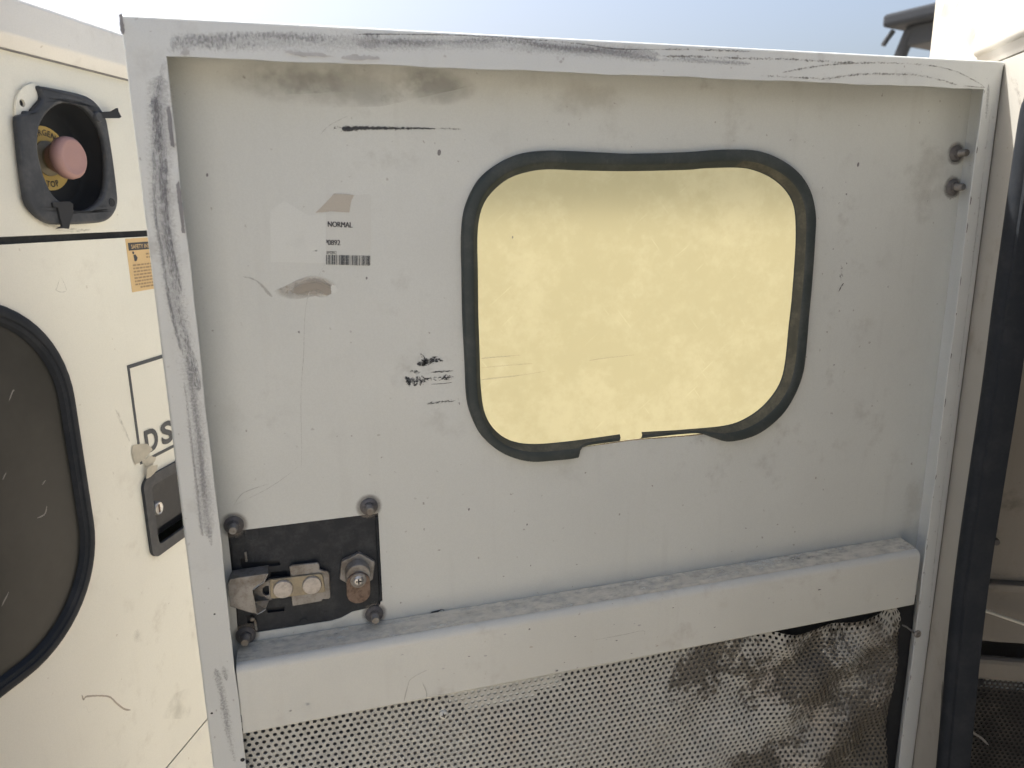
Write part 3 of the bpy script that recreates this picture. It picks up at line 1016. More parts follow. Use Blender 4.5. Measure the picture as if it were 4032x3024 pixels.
# ---- screw and bent wire at the lower right of the frame
rs = [(0.8288, 1.0239)][0]
lathe("liner_screw", FD, rs, [(0.0048, -0.0005), (0.0050, 0.0012), (0.0040, 0.0024), (0.0034, 0.0016), (0.0022, 0.0014), (0, 0.0026)], 'zinc', door, 22)
tube("bent_wire", [FD(a, b, -0.004) for a, b in [(0.8088, 1.0371), (0.8156, 1.0334), (0.8227, 1.0273), (0.8281, 1.0227)]], 0.0011, 'zinc', door, 8)
# holes drilled in the left rail
for c, r in zip([(0.0270, 1.0382), (0.0049, 1.0946), (0.0173, 1.1954)], (0.0021, 0.0011, 0.0009)):
    lathe("drilled_hole", FD, c, [(r, 0.0002), (0, 0.00025)], 'black_dark', left_rail, 16)
lathe("drilled_hole", FD, [(0.2460, 1.6019)][0], [(0.0015, -DEP + 0.0002), (0, -DEP + 0.00025)], 'black_dark', skin, 16)

# ---- label with part number and bar code
HS = -DEP + 0.0004
film = [(0.1431, 1.5655), (0.1676, 1.5649), (0.1805, 1.5657), (0.1824, 1.5632), (0.1789, 1.5016), (0.1389, 1.5043)]
sticker = slab("sticker", FD, film, -DEP, HS, 'paper', door)
sticker["label"] = "torn paper label with a part number and bar code"
slab("label_backing", FD, [(0.0947, 1.5521), (0.1072, 1.5606), (0.1267, 1.5473), (0.1418, 1.5497), (0.1387, 1.5054), (0.0914, 1.5081)], -DEP, HS - 0.0001, 'paper_white', sticker)
patch("torn_corner", FD, [(0.1330, 1.5498), (0.1501, 1.5661), (0.1676, 1.5649), (0.1649, 1.5605), (0.1622, 1.5499), (0.1456, 1.5510)], HS + 0.0003, 'glue', sticker, 0.0002, 4)
tl = [(0.1425, 1.5375), (0.1638, 1.5362), (0.1400, 1.5215), (0.1534, 1.5209), (0.1399, 1.5134), (0.1488, 1.5129)]
lettering("lettering", [("NORMAL", *tl[0], 0.0048, tl[1][0] - tl[0][0], R(-3.2), 0.0, None), ("P0892", tl[2][0], tl[2][1], 0.0047, tl[3][0] - tl[2][0], R(-2.6), 0.0, 0.09),
                        ("8P0892", *tl[4], 0.0029, tl[5][0] - tl[4][0], R(-2.6), 0.0, None)], FD, HS + 0.0003, 'ink', sticker)
lettering("lettering", [("NORMAL", tl[0][0] + 0.0005, tl[0][1], 0.0048, tl[1][0] - tl[0][0], R(-3.2), 0.0, None), ("P0892", tl[2][0] + 0.0004, tl[2][1], 0.0047, tl[3][0] - tl[2][0], R(-2.6), 0.0, 0.09)],
          FD, HS + 0.00035, 'ink', sticker)
q = [(0.1394, 1.5129), (0.1794, 1.5109), (0.1789, 1.5019), (0.1388, 1.5043)]
bm = bmesh.new()
rnd = random.Random(11)
u = 0.0
while u < 0.985:
    wbar = rnd.choice((0.007, 0.007, 0.012, 0.018, 0.024))
    if u + wbar > 1:
        wbar = 1 - u
    p_ = []
    for uu, top in ((u, 1), (u + wbar, 1), (u + wbar, 0), (u, 0)):
        A_, B_ = (q[0], q[1]) if top else (q[3], q[2])
        p_.append(bm.verts.new(FD(A_[0] + (B_[0] - A_[0]) * uu, A_[1] + (B_[1] - A_[1]) * uu, HS + 0.0003)))
    bm.faces.new(p_)
    u += wbar + rnd.choice((0.006, 0.006, 0.010, 0.014, 0.020))
from_bm("bar_code", bm, 'ink_blue', sticker)

# ---- wear on the panel: smears, tape residue, glue, scratches, soot
HK = -DEP + 0.0003
ribbon("smear", FD, [(0.1532, 1.6221), (0.1601, 1.6216), (0.1638, 1.6215), (0.1678, 1.6217)], (0.013, 0.013), HK, 'tape', skin)
ribbon("smear", FD, [(0.1602, 1.6220), (0.1645, 1.6213), (0.1722, 1.6220), (0.1832, 1.6222), (0.2034, 1.6223), (0.2261, 1.6225), (0.2439, 1.6223)], (0.0085, 0.0045), HK + 0.0001, 'smear', skin)
ribbon("smear", FD, [(0.2467, 1.6230), (0.2564, 1.6230), (0.2670, 1.6223)], 0.0040, HK, 'scuff_line', skin)
ribbon("scratch", FD, [(0.1418, 1.6165), (0.1505, 1.6242), (0.1673, 1.6323)], 0.0016, HK, 'scratch', skin)
for pth, wd in (([(0.2169, 1.4071), (0.2219, 1.4083), (0.2293, 1.4080), (0.2368, 1.4087), (0.2430, 1.4073)], 0.014), ([(0.2210, 1.4173), (0.2256, 1.4095), (0.2217, 1.4048)], 0.010),
                ([(0.2097, 1.3999), (0.2141, 1.3993), (0.2202, 1.3984)], 0.010), ([(0.2064, 1.3909), (0.2162, 1.3906), (0.2261, 1.3906), (0.2311, 1.3897)], 0.022),
                ([(0.2061, 1.3959), (0.2078, 1.3907), (0.2086, 1.3851)], 0.012), ([(0.2286, 1.3904), (0.2412, 1.3907), (0.2533, 1.3906)], 0.013), ([(0.2301, 1.3976), (0.2414, 1.3978), (0.2527, 1.3975)], 0.005),
                ([(0.2252, 1.3664), (0.2327, 1.3668), (0.2429, 1.3670), (0.2543, 1.3670)], 0.0065), ([(0.2570, 1.3702), (0.2574, 1.3663), (0.2581, 1.3626)], 0.004)):
    ribbon("tape_residue", FD, pth, wd, HK, 'tape', skin)
ribbon("tape_residue", FD, [(0.2297, 1.3858), (0.2410, 1.3856), (0.2516, 1.3861)], 0.0012, HK + 0.0001, 'smear', skin)
for pth, wd in (([(0.6962, 1.4861), (0.6963, 1.4782), (0.6961, 1.4681)], 0.011), ([(0.7011, 1.4653), (0.6981, 1.4618), (0.6947, 1.4557)], 0.004)):
    ribbon("tape_residue", FD, pth, wd, HK, 'tape', skin)
patch("glue_streak", FD, [(0.0905, 1.4820), (0.1006, 1.4857), (0.1129, 1.4914), (0.1272, 1.4960), (0.1411, 1.4924), (0.1489, 1.4858), (0.1480, 1.4733), (0.1397, 1.4715), (0.1278, 1.4763), (0.1116, 1.4739), (0.0977, 1.4745)], HK, 'glue_soft', skin)
ribbon("glue_streak", FD, [(0.1082, 1.4813), (0.1183, 1.4839), (0.1285, 1.4851), (0.1373, 1.4816), (0.1423, 1.4788)], (0.014, 0.020), HK + 0.0001, 'glue_streak', skin)
ribbon("glue_streak", FD, [(0.0666, 1.4963), (0.0768, 1.4927), (0.0839, 1.4853), (0.0900, 1.4769)], (0.003, 0.007), HK, 'scratch', skin)
patch("glue_lump", FD, [(0.1420, 1.4853), (0.1458, 1.4854), (0.1476, 1.4822), (0.1458, 1.4786), (0.1422, 1.4777), (0.1414, 1.4814)], HK + 0.0002, 'paper_white', skin, 0.0004, 3)
ribbon("scratch", FD, [(0.1385, 1.5055), (0.1304, 1.4925), (0.1216, 1.4777), (0.1167, 1.4572), (0.1130, 1.4221), (0.1078, 1.3839), (0.1036, 1.3221), (0.0991, 1.3150), (0.0724, 1.2978), (0.0395, 1.2841)], 0.0011, HK, 'scratch', skin)
ribbon("scratch", FD, [(0.0395, 1.2841), (0.0495, 1.2955), (0.0727, 1.3016)], 0.0016, HK, 'scratch', skin)
for poly in ([(0.0450, 1.6769), (0.1440, 1.6829), (0.2887, 1.6815), (0.2882, 1.6621), (0.1953, 1.6403), (0.0886, 1.6357), (0.0491, 1.6408)], [(0.0918, 1.6719), (0.1754, 1.6751), (0.1740, 1.6523), (0.0895, 1.6459)], [(0.1970, 1.6717), (0.2885, 1.6751), (0.2877, 1.6403), (0.1956, 1.6445)]):
    patch("soot", FD, poly, HK + 0.00005 * random.randint(1, 3), 'dirt_soft', skin)
for poly in ([(0.3270, 1.6743), (0.4394, 1.6737), (0.4406, 1.6321), (0.3266, 1.6322)], [(0.7584, 1.6327), (0.8390, 1.6286), (0.8485, 1.5225), (0.7755, 1.5295)],
             [(0.0459, 1.1529), (0.1691, 1.1475), (0.1679, 1.1245), (0.0440, 1.1309)], [(0.8154, 1.2311), (0.8469, 1.2275), (0.8563, 1.1336), (0.8198, 1.1389)]):
    patch("smudge", FD, poly, HK + 0.00005 * random.randint(1, 3), 'dirt_brown', skin)
rr = random.Random(5)
for _ in range(42):       # chips with their own shape
    c = (rr.uniform(0.05, 0.80), rr.uniform(1.15, 1.64))
    if 0.24 < c[0] < 0.68 and 1.2 < c[1] < 1.6:
        continue
    s = rr.choice((0.0004, 0.0005, 0.0007, 0.0010))
    patch("paint_chip", FD, [(c[0] + s * rr.uniform(0.6, 1.4) * math.cos(a_ * 1.05), c[1] + s * rr.uniform(0.7, 1.8) * math.sin(a_ * 1.05)) for a_ in range(6)], HK, rr.choice(('grey', 'chip', 'grey')), skin)
for c, s in zip([(0.2460, 1.6019), (0.3148, 1.5245), (0.0463, 1.5822), (0.7057, 1.5931), (0.3268, 1.2255), (0.2643, 1.2509)], (0.0022, 0.001, 0.0012, 0.0019, 0.001, 0.0012)):
    patch("paint_chip", FD, [(c[0] + s * 0.8 * math.cos(a_ * 0.785), c[1] + s * 1.3 * math.sin(a_ * 0.785 + 0.2)) for a_ in range(8)], HK + 0.0001, 'grey', skin)

# ---- wear on the frame lip
HF = 0.0003
ribbon("scuff_mark", FD, [(0.0346, 1.6789), (0.0475, 1.6813), (0.0659, 1.6831), (0.0892, 1.6851), (0.1130, 1.6862), (0.1422, 1.6871), (0.1671, 1.6878), (0.1939, 1.6890)], 0.017, HF, 'scuff', top_rail, 10)
ribbon("scuff_mark", FD, [(0.0303, 1.6725), (0.0362, 1.6772), (0.0471, 1.6777), (0.0608, 1.6783), (0.0747, 1.6789), (0.0981, 1.6790)], 0.020, HF + 0.0001, 'scuff', top_rail, 10)
ribbon("scuff_mark", FD, [(0.1732, 1.6865), (0.2068, 1.6870), (0.2415, 1.6875), (0.2772, 1.6902), (0.3140, 1.6913), (0.3520, 1.6879), (0.3913, 1.6879), (0.4473, 1.6874)], 0.0125, HF, 'scuff', top_rail, 10)
ribbon("scuff_mark", FD, [(0.1734, 1.6907), (0.2071, 1.6923), (0.2535, 1.6939), (0.2895, 1.6942), (0.3266, 1.6935), (0.3649, 1.6924), (0.4046, 1.6896), (0.4472, 1.6909)], 0.0028, HF + 0.0001, 'scuff_line', top_rail, 10)
ribbon("scuff_mark", FD, [(0.2533, 1.6891), (0.3017, 1.6924), (0.3392, 1.6896), (0.3780, 1.6879), (0.4182, 1.6850), (0.4475, 1.6815)], 0.012, HF + 0.0002, 'haze_scuff', top_rail, 10)
ribbon("scuff_mark", FD, [(0.4474, 1.6855), (0.4895, 1.6865), (0.5332, 1.6868), (0.5875, 1.6879), (0.6442, 1.6875), (0.6833, 1.6882)], 0.0062, HF, 'scuff_dots', top_rail, 10)
ribbon("scuff_mark", FD, [(0.4471, 1.6911), (0.4892, 1.6925), (0.5416, 1.6930)], 0.0050, HF, 'scuff_dots', top_rail, 10)
ribbon("scuff_mark", FD, [(0.4475, 1.6827), (0.4897, 1.6830), (0.5424, 1.6821)], 0.010, HF + 0.0001, 'haze_scuff', top_rail, 10)
ribbon("scuff_mark", FD, [(0.5774, 1.6760), (0.6030, 1.6807), (0.6348, 1.6853), (0.6734, 1.6883), (0.7133, 1.6893), (0.7546, 1.6885), (0.7826, 1.6848), (0.8098, 1.6769), (0.8263, 1.6701)], (0.0062, 0.0034), HF + 0.0001, 'scuff_dots', top_rail, 10)
ribbon("scuff_mark", FD, [(0.5521, 1.6722), (0.5982, 1.6720), (0.6266, 1.6717), (0.6494, 1.6752), (0.6746, 1.6779), (0.7045, 1.6789), (0.7373, 1.6788), (0.7671, 1.6755), (0.7913, 1.6707)], 0.0056, HF + 0.0001, 'scuff_dots', top_rail, 10)
ribbon("scuff_mark", FD, [(0.7999, 1.6709), (0.8154, 1.6698), (0.8275, 1.6698)], 0.0035, HF + 0.0002, 'scuff_line', top_rail, 6)
ribbon("rubbed_band", FD, [(0.0325, 1.6762), (0.0473, 1.6795), (0.0749, 1.6812), (0.1127, 1.6825), (0.1519, 1.6838), (0.1936, 1.6847)], 0.020, HF - 0.0001, 'rub_haze', top_rail, 10)
ribbon("rubbed_band", FD, [(0.1731, 1.6844), (0.2415, 1.6866), (0.3140, 1.6891), (0.3650, 1.6868), (0.4474, 1.6856)], 0.018, HF - 0.0002, 'rub_haze', top_rail, 10)
ribbon("rubbed_band", FD, [(0.0249, 1.6539), (0.0200, 1.6260), (0.0161, 1.5880), (0.0143, 1.5589), (0.0133, 1.5190), (0.0149, 1.4778), (0.0181, 1.4350), (0.0214, 1.3908), (0.0205, 1.3221), (0.0193, 1.2696)], (0.026, 0.020), HF - 0.0001, 'rub_haze', left_rail, 10)
# the left lip: one long rubbed streak that wanders inwards
ribbon("scuff_mark", FD, [(0.0272, 1.6658), (0.0256, 1.6594), (0.0225, 1.6483), (0.0183, 1.6352), (0.0171, 1.6166), (0.0159, 1.5976)], 0.017, HF, 'scuff_side', left_rail, 10)
ribbon("scuff_mark", FD, [(0.0197, 1.6390), (0.0180, 1.6166), (0.0164, 1.5938), (0.0152, 1.5667), (0.0149, 1.5470), (0.0149, 1.5270), (0.0161, 1.5067), (0.0177, 1.4776), (0.0206, 1.4499), (0.0228, 1.4238), (0.0248, 1.4039)], (0.022, 0.016), HF + 0.0001, 'scuff_side', left_rail, 10)
ribbon("scuff_mark", FD, [(0.0139, 1.6165), (0.0102, 1.5784), (0.0087, 1.5550), (0.0084, 1.5392), (0.0099, 1.5191), (0.0105, 1.4904), (0.0128, 1.4589), (0.0161, 1.4352)], 0.0075, HF + 0.0002, 'scuff_side', left_rail, 10)
ribbon("scuff_mark", FD, [(0.0210, 1.5938), (0.0180, 1.5667), (0.0174, 1.5390), (0.0189, 1.5148), (0.0208, 1.4879)], 0.0060, HF + 0.0003, 'scuff_side', left_rail, 10)
ribbon("scuff_mark", FD, [(0.0200, 1.4349), (0.0204, 1.3909), (0.0208, 1.3454), (0.0201, 1.2984), (0.0207, 1.2620)], 0.012, HF, 'haze_scuff', left_rail, 10)
ribbon("scuff_mark", FD, [(0.0148, 1.4135), (0.0151, 1.3688), (0.0148, 1.3228), (0.0146, 1.2848), (0.0150, 1.2726)], 0.005, HF + 0.0001, 'haze_scuff', left_rail, 10)
ribbon("scuff_mark", FD, [(0.0130, 1.1408), (0.0151, 1.1163), (0.0169, 1.0775), (0.0200, 1.0374)], 0.014, HF, 'haze_scuff', left_rail, 10)
ribbon("scuff_mark", FD, [(0.0198, 1.1421), (0.0204, 1.1259)], 0.012, HF + 0.0001, 'haze_scuff', left_rail, 6)
# right lip
ribbon("scuff_mark", FD, [(0.8389, 1.6560), (0.8390, 1.6251), (0.8394, 1.5776), (0.8404, 1.5233), (0.8412, 1.4530), (0.8415, 1.3947), (0.8410, 1.3038), (0.8399, 1.2246), (0.8413, 1.1247), (0.8437, 1.0550)], 0.0050, HF, 'dirt_line', right_rail, 10)
ribbon("scuff_mark", FD, [(0.8317, 1.6736), (0.8320, 1.6559), (0.8334, 1.6380)], 0.010, HF + 0.0001, 'haze_scuff', right_rail, 8)
# peeled paint along the inner edge of the left and top lips, dented corner
for poly in ([(0.0251, 1.6293), (0.0250, 1.6199), (0.0254, 1.6053), (0.0254, 1.6023), (0.0279, 1.6013), (0.0281, 1.6182), (0.0278, 1.6336)], [(0.0282, 1.5768), (0.0257, 1.5727), (0.0259, 1.5674), (0.0257, 1.5604), (0.0262, 1.5540), (0.0261, 1.5377), (0.0264, 1.5352), (0.0285, 1.5352), (0.0285, 1.5420), (0.0289, 1.5583), (0.0289, 1.5674)],
             [(-0.0001, 1.6957), (0.0018, 1.6972), (0.0024, 1.6906), (0.0022, 1.6835), (0.0006, 1.6817), (-0.0007, 1.6851)]):
    patch("peeled_paint", FD, poly, HF + 0.0004, 'grey_peel', left_rail, 0.0003, 5)
for poly in ([(0.0391, 1.6701), (0.0432, 1.6753), (0.0457, 1.6736), (0.0458, 1.6697)], [(0.1151, 1.6765), (0.1286, 1.6757), (0.1493, 1.6746), (0.1551, 1.6725), (0.1313, 1.6720), (0.1198, 1.6739)], [(0.1612, 1.6732), (0.1694, 1.6750), (0.1816, 1.6750), (0.1918, 1.6740), (0.1917, 1.6717), (0.1611, 1.6713)]):
    patch("peeled_paint", FD, poly, HF + 0.0004, 'chip', top_rail, 0.0007, 6)
for _ in range(26):
    c = (rr.uniform(0.01, 0.84), rr.uniform(1.676, 1.692))
    s = rr.choice((0.0005, 0.0008, 0.0012))
    patch("paint_chip", FD, [(c[0] + s * rr.uniform(0.6, 1.6) * math.cos(a_ * 1.05), c[1] + s * rr.uniform(0.6, 1.4) * math.sin(a_ * 1.05)) for a_ in range(6)], HF + 0.0005, 'chip', top_rail)
for _ in range(36):
    left = rr.random() < 0.6
    c = (rr.uniform(0.003, 0.028) if left else rr.uniform(0.829, 0.846), rr.uniform(0.84, 1.66))
    s = rr.choice((0.0004, 0.0006, 0.0009))
    patch("paint_chip", FD, [(c[0] + s * rr.uniform(0.6, 1.2) * math.cos(a_ * 1.05), c[1] + s * rr.uniform(0.7, 2.0) * math.sin(a_ * 1.05)) for a_ in range(6)], HF + 0.0005, 'chip', left_rail if left else right_rail)
# broken paint along the lip edges
for i in range(18):
    z_ = 1.66 - i * 0.046 + rr.uniform(-0.01, 0.01)
    w_, l_ = rr.uniform(0.0006, 0.0014), rr.uniform(0.002, 0.012)
    patch("edge_chip", FD, [(W - WR - 0.0002, z_), (W - WR + w_, z_ - l_ * 0.3), (W - WR + w_ * 0.6, z_ - l_), (W - WR - 0.0002, z_ - l_ * 1.1)], HF + 0.0002, 'grey', right_rail, 0.0001, 2)

# ---- beam: crack in the filler, dirt in the fold, scratches


def beam_h(x, z):
    return -0.0346


ribbon("filler_crack", FD, [(0.0272, 1.1337), (0.0446, 1.1362), (0.0634, 1.1335), (0.0801, 1.1314), (0.1146, 1.1313), (0.1423, 1.1313), (0.1680, 1.1315), (0.1838, 1.1335), (0.1996, 1.1345), (0.2209, 1.1341)], 0.0022, -DEP + 0.0012, 'crackline', beam, 8, 0.0003)
ribbon("filler_crack", FD, [(0.2209, 1.1341), (0.2244, 1.1403), (0.2334, 1.1426), (0.2351, 1.1369), (0.2481, 1.1361), (0.2758, 1.1357), (0.3085, 1.1360)], 0.0024, -DEP + 0.0012, 'crackline', beam, 8, 0.0003)
patch("torn_filler", FD, [(0.2185, 1.1399), (0.2213, 1.1423), (0.2307, 1.1430), (0.2326, 1.1433), (0.2265, 1.1399), (0.2243, 1.1374), (0.2231, 1.1332), (0.2209, 1.1333), (0.2205, 1.1360)], -DEP + 0.0014, 'black_dark', beam)
ribbon("filler_crack", FD, [(0.3085, 1.1360), (0.3472, 1.1355), (0.3888, 1.1352), (0.4284, 1.1367)], 0.0030, -DEP + 0.0012, 'crackline', beam, 8, 0.0002)


def top_strip(name, x0, x1, y0, y1, mat):
    lift = 0.0004 if name == 'settled_dirt' else 0.0
    bm = bmesh.new()
    uvl = bm.loops.layers.uv.new("UVMap")
    n_ = 24
    rows = []
    for i in range(n_ + 1):
        x = x0 + (x1 - x0) * i / n_
        rows.append((bm.verts.new((x, y1, 1.1408 + lift)), bm.verts.new((x, y0, 1.1376 + lift)), x))
    for a_, b_ in zip(rows, rows[1:]):
        f = bm.faces.new((a_[0], b_[0], b_[1], a_[1]))
        for lp, uv in zip(f.loops, ((a_[2], 1), (b_[2], 1), (b_[2], 0), (a_[2], 0))):
            lp[uvl].uv = uv
    return from_bm(name, bm, mat, beam)


top_strip("ledge_lift_film", 0.0305, 0.8203, 0.0085, 0.0350, 'ledge_lift_film')
top_strip("settled_dirt", 0.035, 0.80, 0.020, 0.0345, 'ledge_grit')
ribbon("scratch", FD, [(0.1840, 1.0670), (0.1886, 1.0836), (0.1928, 1.0914), (0.2112, 1.0987)], 0.002, -0.0012, 'scratch', beam, 8)
ribbon("scratch", FD, [(0.2030, 1.0864), (0.2075, 1.0707), (0.2041, 1.0626)], 0.002, -0.0012, 'scratch', beam, 8)
ribbon("scratch", FD, [(0.3883, 1.0974), (0.4210, 1.0973), (0.4483, 1.0978), (0.4501, 1.0919)], 0.0014, -0.0012, 'scratch', beam, 8)
for _ in range(34):
    c = (rr.uniform(0.04, 0.80), rr.uniform(1.068, 1.124))
    s = rr.choice((0.0005, 0.0008, 0.0012))
    patch("paint_chip", FD, [(c[0] + s * rr.uniform(0.8, 2.2) * math.cos(a_ * 1.05), c[1] + s * rr.uniform(0.5, 1.0) * math.sin(a_ * 1.05)) for a_ in range(6)], -0.0012, rr.choice(('chip', 'glue', 'grey')), beam)

# ================================================================== enclosure on the left, seen from outside
gl = thing("generator_enclosure", FL(0.2, 0.0, -0.6), "cream generator enclosure at left with round-cornered dark window and emergency stop", "generator")
S0, S1 = -0.75, 0.70
# window in the closed door
lw_out = rrect(-0.29, 0.1285, 1.150, 1.486, 0.105, 14)
lw_hole = rrect(-0.279, 0.1175, 1.161, 1.475, 0.096, 14)
lw_in = rrect(-0.275, 0.1125, 1.166, 1.470, 0.092, 14)
lhandle_hole = rrect(0.2085, 0.3395, 1.181, 1.2615, 0.010, 5)
es_hole = circle((0.1695, 1.6045), 0.0540, 40)
fascia = box("upper_panel", FL, S0, S1, 1.5335, 1.6880, -0.0015, 0.0, 'cream', gl)
# (hole for the button is cut by rebuilding the panel as a slab with a hole)
bpy.data.objects.remove(fascia)
fascia = slab("upper_panel", FL, rect(S0, S1, 1.5335, 1.6880), -0.0015, 0.0, 'cream', gl, [es_hole])
ldoor = slab("closed_door", FL, rect(-0.50, 0.372, 0.9205, 1.5270), -0.0015, 0.0006, 'cream', gl, [lw_hole, lhandle_hole])
slab("side_panel", FL, rect(0.376, S1, 0.9205, 1.5270), -0.0015, 0.0, 'cream', gl)
slab("side_panel", FL, rect(S0, -0.504, 0.9205, 1.5270), -0.0015, 0.0, 'cream', gl)
box("lower_panel", FL, S0, S1, 0.28, 0.9175, -0.0015, 0.0, 'cream', gl)
box("panel_gap", FL, S0, S1, 1.520, 1.5400, -0.016, -0.008, 'black_plastic', gl)
box("skid", FL, S0, S1, 0.0, 0.28, -1.10, -0.02, 'black_plastic', gl)
box("far_wall", FL, S0, S1, 0.28, 1.70, -1.13, -1.128, 'cream', gl)
box("end_wall", FL, S0, S0 + 0.002, 0.28, 1.70, -1.127, -0.002, 'cream', gl)
box("end_wall", FL, S1 - 0.002, S1, 0.28, 1.70, -1.127, -0.002, 'cream', gl)
box("floor_pan", FL, S0 + 0.003, S1 - 0.003, 0.281, 0.29, -1.126, -0.003, 'black_dark', gl)


def cap_prof(i):
    s = (S0 - 0.02, S1 + 0.02)[i]
    pts = [(-0.004, 1.6880), (0.0050, 1.6868), (0.0125, 1.6972), (0.0128, 1.7255), (0.0105, 1.7282), (-0.30, 1.752), (-1.14, 1.752), (-1.14, 1.690), (-0.02, 1.690)]
    return [FL(s, z, h) for h, z in pts]


cap = bevel(sweep("roof_cap", cap_prof, 2, 'cream_cap', gl, closed=True, smooth=False), 0.0015, 2)
box("cap_gap_line", FL, S0, S1, 1.6862, 1.6878, -0.002, 0.0042, 'grey', gl)  # solid grey strip painting the dark gap under the cap


def ring_profile(F, outer, inner, prof, name, mat, parent):
    n_ = len(outer)

    def pf(i):
        o_, i_ = outer[i % n_], inner[i % n_]
        return [F(o_[0] + (i_[0] - o_[0]) * f, o_[1] + (i_[1] - o_[1]) * f, h) for f, h in prof]
    return sweep(name, pf, n_ + 1, mat, parent, closed=False)


ring_profile(FL, lw_out, lw_in, [(0, 0.0006), (0.05, 0.0026), (0.15, 0.0042), (0.35, 0.0048), (0.55, 0.0044), (0.62, 0.0030), (0.66, 0.0036), (0.85, 0.0026), (1.0, -0.0012)], "window_gasket", 'seal', ldoor)
lp_ = slab("window_pane", FL, rrect(-0.277, 0.1155, 1.163, 1.473, 0.094, 14), -0.0045, -0.0016, ['pane_dark', 'pane_back'], ldoor)
for p_ in lp_.data.polygons:
    p_.material_index = 0 if p_.normal.dot(NV) > 0.5 else 1
# dust and scratches on the gasket and pane
for pth in ([(0.0577, 1.3955), (0.0633, 1.4031), (0.0652, 1.4031)], [(0.0377, 1.3312), (0.0427, 1.3363)], [(0.0657, 1.2842), (0.0746, 1.2841), (0.0791, 1.2910)], [(0.0142, 1.2248), (0.0241, 1.2337)], [(0.0772, 1.3115), (0.0824, 1.3145)]):
    ribbon("scratch", FL, pth, 0.002, -0.0012, mark("pale scratch", (0.35, 0.34, 0.32), 0.4, 200.0, 2.0, 0.5, 0.3, 0.2, 20.0), ldoor)
# handle pan
pan = slab("door_handle", FL, rrect(0.2045, 0.3435, 1.1740, 1.2685, 0.012, 8), 0.0006, 0.0042, 'black_plastic', ldoor, [rrect(0.2175, 0.3305, 1.186, 1.2565, 0.006, 5)], 0.0012)
box("handle_recess", FL, 0.210, 0.338, 1.182, 1.2605, -0.022, -0.020, 'black_dark', ldoor)
slab("handle_paddle", FL, rrect(0.2185, 0.3295, 1.198, 1.2555, 0.005, 5), -0.019, -0.0075, 'handle_black', ldoor, (), 0.002)
kk_ = [(0.2288, 1.2257)][0]
lathe("key_cylinder", FL, kk_, [(0.0078, -0.006), (0.0078, 0.0005), (0.0066, 0.0022), (0.0058, 0.0016), (0, 0.0018)], 'steel', ldoor, 28)
slab("key_slot", FL, [(kk_[0] - 0.0009, kk_[1] - 0.0045), (kk_[0] + 0.0009, kk_[1] - 0.0045), (kk_[0] + 0.0009, kk_[1] + 0.0045), (kk_[0] - 0.0009, kk_[1] + 0.0045)], 0.0010, 0.0024, 'rust', ldoor)
# printed box with the letters left visible
HL = 0.0011
bl = 0.0034
x0, x1, z0, z1 = 0.2085, 0.330, 1.2850, 1.3955
for nm, r_ in (("line", rect(x0, x1, z1 - 0.0040, z1)), ("line", rect(x0, x0 + bl, 1.3025, z1 - 0.0041)), ("line", rect(x0, x0 + bl, z0, 1.2895)), ("line", rect(x0 + 0.014, x1, z0, z0 + bl)), ("line", rect(x1 - bl, x1, z0 + bl + 0.0001, z1 - 0.0041))):
    slab("printed_line", FL, r_, 0.0006, HL, 'ink_blue', ldoor)
ltr = [(0.2185, 1.3142), (0.2185, 1.2947), (0.2519, 1.3213), (0.2501, 1.2984)]
lettering("printed_letters", [("D", 0.2205, 1.2930, 0.0262, 0.0225, 0.0, 0.035, None), ("S", 0.2490, 1.2930, 0.0262, 0.0220, 0.0, 0.035, None)], FL, HL + 0.0001, 'ink_blue', ldoor)
for poly in ([(0.1995, 1.3105), (0.2238, 1.3038), (0.2310, 1.2949), (0.2189, 1.2901), (0.2075, 1.2876), (0.2001, 1.2884), (0.1974, 1.3003)], [(0.2103, 1.2886), (0.2254, 1.2894), (0.2343, 1.2842), (0.2277, 1.2782), (0.2147, 1.2798)], [(0.2127, 1.2806), (0.2301, 1.2780), (0.2302, 1.2714), (0.2167, 1.2673), (0.2091, 1.2690)]):
    patch("glue_patch", FL, poly, 0.0050 if poly[0][1] < 1.281 else HL + 0.0004, 'glue_light', ldoor, 0.0008, 4)
ribbon("smudge", FL, [(0.1823, 1.3551), (0.1912, 1.3305), (0.1962, 1.3149)], 0.012, HL, 'dirt_line', ldoor)
# notice: film, dark header, rows of small print, a figure
x0, x1, z0, z1 = 0.2320, 0.3120, 1.4700, 1.5260
sign = slab("notice", FL, rect(x0, x1, z0, z1), 0.0006, 0.0009, 'sign', ldoor)
sign["label"] = "orange paper notice with a dark heading bar"
sl_ = HL + 0.0001
header = slab("notice_header", FL, rect(x0 + 0.003, x1 - 0.003, z1 - 0.0125, z1 - 0.0045), 0.0009, sl_, 'ink', ldoor)
lettering("notice_heading", [("SAFETY INSTRUCTIONS", x0 + 0.007, z1 - 0.0108, 0.0044, 0.062, 0.0, 0.01, None)], FL, sl_ + 0.0003, 'sign', ldoor)
bm = bmesh.new()
rows_ = [(0.030, 0.072, 0.0165), (0.030, 0.064, 0.0200)] + [(0.006 if i < 7 else 0.014, rr.uniform(0.05, 0.074), 0.0272 + 0.0034 * i) for i in range(8)]
for a_, b_, dz in rows_:
    u = a_
    while u < b_:
        w_ = rr.uniform(0.0025, 0.007)
        p_ = [FL(x0 + u, z1 - dz, sl_), FL(x0 + min(b_, u + w_), z1 - dz, sl_), FL(x0 + min(b_, u + w_), z1 - dz - 0.0017, sl_), FL(x0 + u, z1 - dz - 0.0017, sl_)]
        bm.faces.new([bm.verts.new(q_) for q_ in p_])
        u += w_ + 0.0012
from_bm("notice_print", bm, 'sign_text', ldoor)
